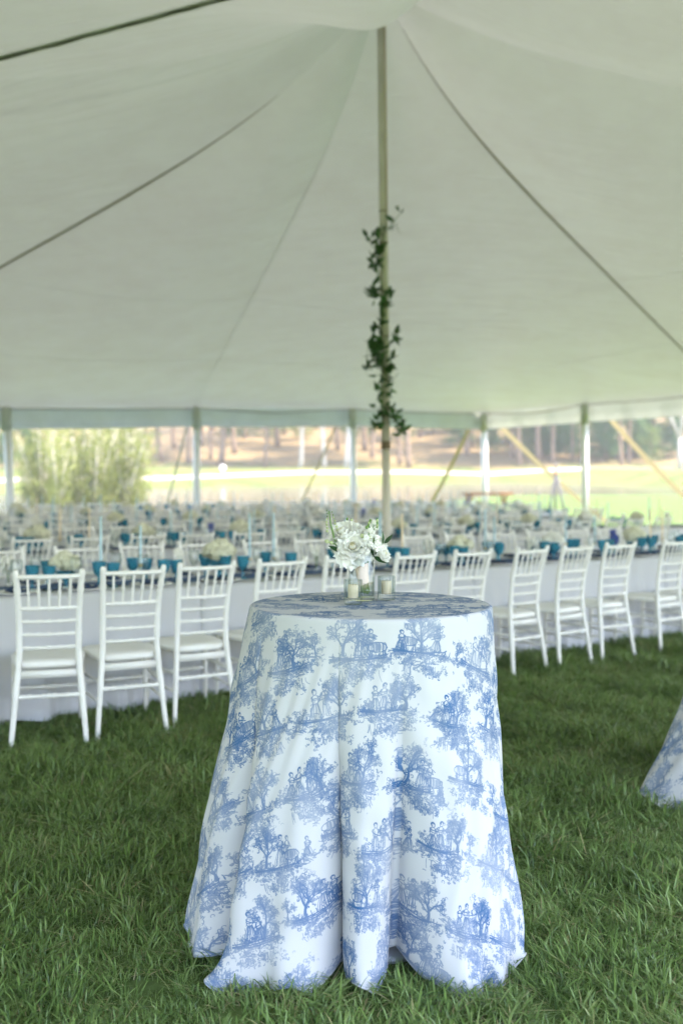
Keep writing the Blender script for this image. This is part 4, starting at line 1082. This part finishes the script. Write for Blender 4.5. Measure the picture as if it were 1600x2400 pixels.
PV.put(((905 - 800) / F * 3.325, 3.325, tz), 0.1, 1.0, 'ivory votive candle in ribbed glass standing clear of the vase', 'votives beside the bouquet')

# ------------------------------------------------------------------ vine on the centre pole
vine = empty('vine_garland', (cpx + 0.03, cpy, gz(cpx, cpy)))
def vpx(px_, py_, dy=0.0): return ((px_ - 800) / F * cpy - (cpx + 0.03), dy, H + (YH - py_) / F * cpy)
M['vine_leaf'] = mat('vine_leaf', (0.055, 0.145, 0.042), 0.45, 0.35, trans=0.2, objvar=0.4)
LEAF_V = leaf_mesh('leaf', 0.095, 0.048, M['vine_leaf'], 0.2)
MB().tube([vpx(905, 530, -0.06), vpx(884, 560, -0.06), vpx(884, 640, -0.05), vpx(904, 705, -0.06), vpx(895, 740, -0.06), vpx(885, 820, -0.06), vpx(905, 880, -0.06), vpx(895, 920, -0.06), vpx(896, 1000, -0.05)], 0.005, 6).build('stem', M['stem'], vine)
for spr in ([(905, 540), (922, 524), (937, 503)], [(890, 562), (872, 560), (862, 572)], [(882, 645), (876, 690), (874, 702)], [(911, 805), (930, 785), (940, 775)], [(908, 945), (925, 985), (945, 1015)], [(893, 975), (882, 1000), (878, 1015)], [(880, 800), (862, 815), (856, 870)]):
    MB().tube([vpx(*p, -0.05) for p in spr], 0.003, 5).build('stem', M['stem'], vine)
def vleaf(px_, py_):
    o = obj('leaf', LEAF_V, vine, vpx(px_, py_, q.uniform(-0.10, -0.02)), (R(q.uniform(100, 260)), R(q.uniform(-50, 50)), q.uniform(-1.6, 1.6)), q.uniform(0.75, 1.25))
clusters = [(937, 503, 3, 3, 3), (918, 528, 6, 8, 6), (905, 540, 5, 4, 5), (875, 562, 13, 8, 14), (884, 600, 8, 18, 26), (876, 625, 4, 10, 8), (876, 685, 6, 18, 14), (889, 690, 3, 6, 3), (910, 700, 6, 8, 9), (898, 716, 8, 4, 7), (893, 750, 6, 12, 14),
            (880, 775, 8, 5, 6), (886, 800, 8, 14, 14), (868, 802, 4, 4, 3), (880, 825, 11, 14, 30), (925, 795, 6, 9, 9), (915, 835, 5, 12, 8), (860, 860, 4, 10, 8), (874, 850, 9, 10, 10), (890, 855, 5, 12, 10), (905, 870, 7, 12, 12), (900, 885, 10, 5, 8),
            (912, 900, 5, 10, 8), (896, 918, 8, 5, 6), (882, 918, 3, 8, 4), (866, 951, 2, 5, 2), (893, 962, 8, 14, 18), (880, 990, 7, 12, 12), (918, 965, 6, 14, 10), (928, 985, 8, 12, 12), (942, 1008, 6, 8, 8)]
for (x_, y_, sx_, sy_, n_) in clusters:
    for _ in range(int(n_ * 1.15)): vleaf(x_ + q.gauss(0, sx_ * 0.75), y_ + q.gauss(0, sy_ * 0.75))
tag(vine, 'thin trailing green leafy vine wound round the cream centre pole', 'vine')

# ------------------------------------------------------------------ things beyond the rows
bar = empty('bar_table', (4.02, 27.6, gz(4.02, 27.6)), R(8))
for k in range(4): MB().box((-0.66, -0.30 + k * 0.152, 1.10), (0.66, -0.152 + k * 0.152, 1.16)).build('plank', M['wood'], bar, False)
for sx_ in (-0.5, 0.5):
    MB().tube([(sx_, -0.22, 0), (sx_ * 0.95, 0.0, 0.6), (sx_, 0.22, 1.10)], 0.035, 8).build('leg', M['wood'], bar); MB().tube([(sx_, 0.22, 0), (sx_ * 0.95, 0.05, 0.6), (sx_, -0.22, 1.10)], 0.035, 8).build('leg', M['wood'], bar)
tag(bar, 'reddish wooden plank bar table near the corner tent pole', 'table')
tri = empty('tripod_stand', (6.5, 30.2, gz(6.5, 30.2)))
M['dark_metal'] = mat('dark_metal', (0.10, 0.10, 0.11), 0.5)
MB().tube([(0, 0, 1.7), (0, 0, 2.02)], 0.03, 8).build('mast', M['dark_metal'], tri)
for x_, y_ in ((-0.34, -0.1), (0.32, -0.2), (0.05, 0.4)): MB().tube([(x_, y_, 0), (0, 0, 1.75)], [0.03, 0.035], 8).build('leg', M['dark_metal'], tri)
MB().tube([(0, 0, 1.66), (0, 0, 1.76)], 0.06, 10).build('head', M['wood'], tri)
tag(tri, 'grey metal tripod stand on the lawn beyond the tables', 'tripod')
mk = empty('lawn_lantern', ((522 - 800) / F * 88, 88, gz((522 - 800) / F * 88, 88)))
MB().tube([(0, 0, -0.1), (0, 0, 0.5)], 0.05, 8).build('post', M['white_paint'], mk); MB().lathe([(0.0005, 0.4), (0.2, 0.5), (0.27, 0.68), (0.2, 0.86), (0.0005, 0.95)], 16).build('globe', M['white_paint'], mk)
tag(mk, 'small round white lantern post on the far lawn', 'lantern')

# ------------------------------------------------------------------ trees
def leafcloud(centers, n_each, spread, size, seed):
    qn = np.random.default_rng(seed); c = np.repeat(np.asarray(centers, float), n_each, 0)
    p = c + qn.normal(size=c.shape) * spread * np.array([1, 1, 0.75])
    d = qn.normal(size=c.shape); d /= np.linalg.norm(d, axis=1)[:, None]
    e = np.cross(d, qn.normal(size=c.shape)); e /= np.linalg.norm(e, axis=1)[:, None]; f = np.cross(d, e)
    s = size * qn.uniform(0.6, 1.4, (len(p), 1))
    V = np.stack([p - e * s, p + f * s * 0.5, p + e * s, p - f * s * 0.5], 1).reshape(-1, 3)
    return V, np.arange(len(V)).reshape(-1, 4)
def tree(kind, seed):
    qq = random.Random(seed); o = empty('tree')
    if kind in ('tall', 'white'):
        h = qq.uniform(14, 18); r0 = qq.uniform(0.17, 0.30); lean = qq.uniform(-0.03, 0.03)
        pts = [(lean * z + 0.12 * math.sin(z * 0.5 + seed), 0.1 * math.cos(z * 0.4 + seed), z) for z in np.linspace(-0.4, h, 12)]
        mb = MB().tube(pts, [r0 * (1.35 if i == 0 else 1 - 0.75 * i / 11) for i in range(12)], 9); cen = []
        for k in range(9):
            z = h * (0.45 + 0.06 * k); a = k * 2.4; L = qq.uniform(1.8, 3.4) * (1.25 - z / h * 0.6)
            tip = (math.cos(a) * L, math.sin(a) * L, z + L * 0.45); mb.tube([(lean * z, 0, z), (tip[0] * 0.5, tip[1] * 0.5, z + L * 0.15), tip], [r0 * 0.3, r0 * 0.2, 0.03], 6)
            cen += [tip, (tip[0] * 0.6, tip[1] * 0.6, tip[2] + 0.4)]
        cen += [(qq.uniform(-2, 2), qq.uniform(-2, 2), h + qq.uniform(-2, 1.5)) for _ in range(8)]
        mb.build('trunk', M['pale_bark'] if kind == 'white' else M['bark'], o)
        V, Fq = leafcloud(cen, 70, 0.8, 0.20, seed); obj('crown', npmesh('crown', V, Fq, M['leaf_spring'], False), o)
    elif kind in ('sapling', 'green'):
        h = qq.uniform(4, 6.5)
        mb = MB().tube([(0, 0, -0.3), (0.1, 0, h * 0.4), (0.0, 0.1, h * 0.9)], [0.07, 0.05, 0.02], 7); cen = []
        for k in range(16):
            z = h * qq.uniform(0.12, 1.0); a = k * 2.4; L = qq.uniform(0.7, 1.9) * (1.1 - 0.5 * z / h)
            mb.tube([(0.05, 0, z * 0.85), (math.cos(a) * L, math.sin(a) * L, z + 0.2)], [0.025, 0.01], 5); cen += [(math.cos(a) * L, math.sin(a) * L, z + 0.2), (math.cos(a) * L * 0.5, math.sin(a) * L * 0.5, z)]
        mb.build('trunk', M['bark'], o)
        V, Fq = leafcloud(cen, 60 if kind == 'green' else 34, 0.38, 0.13, seed); obj('crown', npmesh('crown', V, Fq, M['leaf_green'] if kind == 'green' else M['leaf_spring'], False), o)
    elif kind == 'willow':
        mb = MB(); cen = []
        for k in range(7):
            a = k * 0.9 + qq.random(); L = qq.uniform(0.4, 1.2); h = qq.uniform(4.0, 6.5)
            mb.tube([(0, 0, -0.3), (math.cos(a) * L * 0.5, math.sin(a) * L * 0.5, h * 0.45), (math.cos(a) * L * 1.4, math.sin(a) * L * 1.4, h)], [0.07, 0.05, 0.015], 7)
            for j in range(9):
                t = 0.15 + 0.85 * j / 8; cen.append((math.cos(a) * L * 1.3 * t + qq.uniform(-0.3, 0.3), math.sin(a) * L * 1.3 * t + qq.uniform(-0.3, 0.3), h * t))
        mb.build('trunk', M['pale_bark'], o)
        V, Fq = leafcloud(cen, 42, 0.34, 0.10, seed); obj('crown', npmesh('crown', V, Fq, M['leaf_willow'], False), o)
    elif kind == 'bare':
        mb = MB(); mb.tube([(0, 0, -0.4), (0.05, 0, 3.0)], [0.30, 0.22], 9)
        mb.tube([(0.05, 0, 2.9), (-0.9, 0.2, 5.2), (-1.9, 0.4, 9)], [0.17, 0.14, 0.06], 8); mb.tube([(0.05, 0, 2.9), (0.35, 0, 6), (0.8, 0.2, 12)], [0.18, 0.14, 0.06], 8)
        mb.build('trunk', M['pale_bark'], o)
        V, Fq = leafcloud([(-1.9, 0.4, 9), (0.8, 0.2, 12), (0.5, 0, 9), (-1.4, 0.3, 7.5)], 90, 1.1, 0.16, seed); obj('crown', npmesh('crown', V, Fq, M['leaf_spring'], False), o)
    return o
TREES = {'tall': [tree('tall', s) for s in (1, 2, 3)], 'white': [tree('white', 9)], 'sapling': [tree('sapling', s) for s in (11, 12, 13)], 'green': [tree('green', s) for s in (21, 22)], 'willow': [tree('willow', s) for s in (31, 32)], 'bare': [tree('bare', 41)]}
for k_ in TREES:
    for t_ in TREES[k_]: tag(t_, 'tree', 'tree')
TP = {k_: [Proto(t_) for t_ in v_] for k_, v_ in TREES.items()}
LAB = {'tall': 'straight brown-trunked tree on the leaf-littered slope beyond the pond', 'white': 'pale white-trunked tree at the foot of the slope beyond the pond', 'sapling': 'light green young tree in spring leaf on the far slope',
       'green': 'dense dark green leafy shrub tree on the bank past the road', 'willow': 'pale yellow-green willow thicket tree at the pond edge', 'bare': 'forked pale bare-trunked tree beside the guy strap and leafy bank'}
GRP = {'tall': 'brown trunks on the far slope', 'white': 'white trunks on the far slope', 'sapling': 'young trees on the far slope', 'green': 'leafy bank past the road', 'willow': 'willows at the pond edge', 'bare': None}
def plant(kind, px_, Y, s=1.0):
    x = (px_ - 800) / F * Y; p = TP[kind][rnd.randrange(len(TP[kind]))]
    p.put((x, Y, gz(x, Y)), rnd.uniform(0, 6.28) if kind != 'bare' else 0, s, LAB[kind], GRP[kind])
for x_, Y in ((345, 112), (372, 108), (408, 118), (440, 107), (470, 121), (492, 109), (520, 106), (549, 113), (575, 126), (622, 104.5), (648, 118), (668, 128), (790, 115), (826, 108), (852, 114), (873, 110), (935, 106), (957, 104.5), (985, 122), (1020, 130),
              (1094, 112), (1108, 116), (1160, 124), (1200, 110), (1217, 106), (1248, 118), (1262, 108), (1297, 107), (1318, 120), (1338, 109), (1362, 106), (1412, 112), (1455, 106), (1475, 107), (1500, 118), (1532, 112), (300, 110), (255, 116), (200, 112), (-60, 110), (60, 112), (1640, 110), (1690, 116)):
    plant('tall', x_, Y, rnd.uniform(0.75, 1.2))
for x_, Y in ((704, 104.2), (758, 104.4), (812, 104)): plant('white', x_, Y, 1.0)
for k in range(60): plant('sapling', rnd.uniform(330, 1180), rnd.uniform(118, 160), rnd.uniform(0.8, 1.4))
for k in range(12): plant('sapling', rnd.uniform(1180, 1640), rnd.uniform(106, 125), rnd.uniform(0.7, 1.1))
for k in range(30): plant('green', rnd.uniform(1190, 1650), rnd.uniform(108, 135), rnd.uniform(0.7, 1.2))
for x_, Y in ((1075, 116), (1120, 120), (1150, 112), (1050, 125), (40, 90), (5, 96), (-40, 88), (75, 94)): plant('green', x_, Y, rnd.uniform(0.7, 1.1))
for x_, Y in ((100, 50), (140, 46), (185, 52), (222, 47), (258, 50), (292, 48), (318, 54), (165, 58), (240, 60), (120, 62), (70, 60)): plant('willow', x_, Y, rnd.uniform(0.62, 0.95))
plant('bare', 1592, 96, 1.0)
for k in range(26): plant('tall', rnd.uniform(-100, 1700), rnd.uniform(130, 175), rnd.uniform(0.8, 1.2))

# ------------------------------------------------------------------ grass
def grass_material():
    m = bpy.data.materials.new('grass_blade'); m.use_nodes = True
    n = m.node_tree.nodes; l = m.node_tree.links; b = n['Principled BSDF']; out = n['Material Output']
    at = n.new('ShaderNodeAttribute'); at.attribute_name = 'shade'
    oi = n.new('ShaderNodeObjectInfo')
    ad = n.new('ShaderNodeMath'); ad.operation = 'MULTIPLY_ADD'; ad.inputs[1].default_value = 0.35; l.new(oi.outputs['Random'], ad.inputs[0]); l.new(at.outputs['Fac'], ad.inputs[2])
    ge = n.new('ShaderNodeNewGeometry'); pn = n.new('ShaderNodeTexNoise'); pn.inputs['Scale'].default_value = 1.7; pn.inputs['Detail'].default_value = 4; l.new(ge.outputs['Position'], pn.inputs['Vector'])
    a2 = n.new('ShaderNodeMath'); a2.operation = 'MULTIPLY_ADD'; a2.inputs[1].default_value = 0.9; a2.inputs[2].default_value = -0.45; l.new(pn.outputs[0], a2.inputs[0])
    a3 = n.new('ShaderNodeMath'); a3.operation = 'ADD'; l.new(ad.outputs[0], a3.inputs[0]); l.new(a2.outputs[0], a3.inputs[1])
    cr = n.new('ShaderNodeValToRGB'); e = cr.color_ramp.elements
    e[0].position = 0.0; e[0].color = (0.050, 0.105, 0.024, 1); e[1].position = 1.0; e[1].color = (0.36, 0.33, 0.15, 1)
    k = cr.color_ramp.elements.new(0.5); k.color = (0.165, 0.265, 0.065, 1)
    k = cr.color_ramp.elements.new(0.93); k.color = (0.25, 0.33, 0.11, 1)
    l.new(a3.outputs[0], cr.inputs[0]); l.new(cr.outputs[0], b.inputs['Base Color'])
    b.inputs['Roughness'].default_value = 0.38; b.inputs['Specular IOR Level'].default_value = 0.5
    t = n.new('ShaderNodeBsdfTranslucent'); l.new(cr.outputs[0], t.inputs[0])
    mx = n.new('ShaderNodeMixShader'); mx.inputs[0].default_value = 0.3
    l.new(b.outputs[0], mx.inputs[1]); l.new(t.outputs[0], mx.inputs[2]); l.new(mx.outputs[0], out.inputs[0])
    return m
M['grass'] = grass_material()
tuft_col = bpy.data.collections.new('tufts')
def tuft(seed, n, spread, hmin, hmax, wide):
    qn = np.random.default_rng(seed); V, Fs, Sh = [], [], []
    comb = qn.uniform(0, 6.28)
    for i in range(n):
        bx, by = qn.normal(size=2) * spread
        a = comb + qn.normal() * 1.1; h = qn.uniform(hmin, hmax); w = wide * qn.uniform(0.6, 1.3); ln = h * abs(qn.normal(0.6 + 0.12 * (seed % 5), 0.4))
        dx, dy = math.cos(a), math.sin(a); rot = a + math.pi / 2 + qn.normal() * 0.5; sx_, sy_ = math.cos(rot), math.sin(rot); sh = qn.uniform(0, 0.62)
        if qn.uniform() < (0.30 if seed % 10 in (3, 7) else 0.06): sh = 0.95; h *= 0.7; ln *= 1.5
        o = len(V)
        for t, ww in ((0, 0.8), (0.4, 1.0), (0.75, 0.75)):
            x, y, z = bx + dx * ln * t * t, by + dy * ln * t * t, h * t * (1 - 0.25 * t * min(1, ln / h))
            V += [(x - sx_ * w * ww / 2, y - sy_ * w * ww / 2, z), (x + sx_ * w * ww / 2, y + sy_ * w * ww / 2, z)]; Sh += [sh, sh]
        V.append((bx + dx * ln, by + dy * ln, h * (1 - 0.25 * min(1, ln / h)))); Sh.append(sh)
        Fs += [(o, o + 1, o + 3, o + 2), (o + 2, o + 3, o + 5, o + 4), (o + 4, o + 5, o + 6)]
    me = bpy.data.meshes.new('tuft'); me.from_pydata(V, [], Fs); me.materials.append(M['grass'])
    at = me.attributes.new('shade', 'FLOAT', 'POINT'); at.data.foreach_set('value', Sh)
    o = bpy.data.objects.new('tuft', me); tuft_col.objects.link(o)
for k in range(10): tuft(100 + k, 26, 0.030, 0.03, 0.078, 0.0050)
def scatter():
    P_, S_, Rr = [], [], []
    def zone(y0, y1, dens, s0, s1, mx_=0.9):
        area = (y1 - y0) * 2 * (0.36 * y1 + mx_); n = int(area * dens)
        y = rng.uniform(y0, y1, n); x = rng.uniform(-1, 1, n) * (0.36 * y1 + mx_)
        k = np.abs(x) < 0.36 * y + mx_; x, y = x[k], y[k]
        k = np.hypot(x - TCX, y - TCY) > 0.37; x, y = x[k], y[k]
        # patchiness of the lawn: height follows a slow wave field
        f = np.sin(x * 3.1 + np.sin(y * 2.3) * 1.4) * np.cos(y * 2.7 + np.sin(x * 1.9)) + 0.6 * np.sin(x * 7.3 + y * 5.1)
        P_.append(np.c_[x, y, terrain(x, y) - 0.004]); S_.append(rng.uniform(s0, s1, len(x)) * (1 + 0.22 * f)); Rr.append(rng.uniform(0, 6.283, len(x)))
    zone(1.7, 4.5, 520, 0.65, 1.25); zone(4.5, 7.5, 360, 0.75, 1.35); zone(7.5, 12, 260, 1.0, 1.6); zone(12, 34, 40, 1.3, 2.2, 3.0)
    P = np.concatenate(P_); Sc = np.concatenate(S_); Ro = np.concatenate(Rr); n = len(P)
    me = bpy.data.meshes.new('grass'); me.vertices.add(n); me.vertices.foreach_set('co', P.astype(np.float32).ravel())
    a = me.attributes.new('tscale', 'FLOAT', 'POINT'); a.data.foreach_set('value', Sc.astype(np.float32))
    a = me.attributes.new('trot', 'FLOAT_VECTOR', 'POINT'); a.data.foreach_set('vector', np.c_[rng.normal(size=n) * 0.12, rng.normal(size=n) * 0.12, Ro].astype(np.float32).ravel())
    o = obj('grass', me); tag(o, 'lush green lawn grass under and around the tables', 'grass', kind='stuff')
    ng = bpy.data.node_groups.new('grass_nodes', 'GeometryNodeTree')
    ng.interface.new_socket('Geometry', in_out='INPUT', socket_type='NodeSocketGeometry'); ng.interface.new_socket('Geometry', in_out='OUTPUT', socket_type='NodeSocketGeometry')
    N = ng.nodes; Lk = ng.links
    gi, go = N.new('NodeGroupInput'), N.new('NodeGroupOutput')
    ip = N.new('GeometryNodeInstanceOnPoints'); ci = N.new('GeometryNodeCollectionInfo'); ci.inputs[0].default_value = tuft_col
    ci.inputs['Separate Children'].default_value = True; ci.inputs['Reset Children'].default_value = True
    na = N.new('GeometryNodeInputNamedAttribute'); na.data_type = 'FLOAT'; na.inputs[0].default_value = 'tscale'
    nb = N.new('GeometryNodeInputNamedAttribute'); nb.data_type = 'FLOAT_VECTOR'; nb.inputs[0].default_value = 'trot'
    er = N.new('FunctionNodeEulerToRotation')
    Lk.new(gi.outputs[0], ip.inputs['Points']); Lk.new(ci.outputs[0], ip.inputs['Instance']); ip.inputs['Pick Instance'].default_value = True
    Lk.new(nb.outputs[0], er.inputs[0]); Lk.new(er.outputs[0], ip.inputs['Rotation']); Lk.new(na.outputs[0], ip.inputs['Scale']); Lk.new(ip.outputs[0], go.inputs[0])
    md = o.modifiers.new('grass', 'NODES'); md.node_group = ng
scatter()

# ------------------------------------------------------------------ air
hz = MB().box((-430, -160, -3.5), (430, 530, 60)).build('haze', None, None, False)
hm = bpy.data.materials.new('air'); hm.use_nodes = True; hn = hm.node_tree.nodes; hn.remove(hn['Principled BSDF'])
pv = hn.new('ShaderNodeVolumePrincipled'); pv.inputs['Color'].default_value = (0.93, 0.95, 0.96, 1); pv.inputs['Density'].default_value = 0.0011; pv.inputs['Anisotropy'].default_value = 0.2
hm.node_tree.links.new(pv.outputs[0], hn['Material Output'].inputs['Volume']); hz.data.materials.append(hm)
tag(hz, None, kind='stuff')
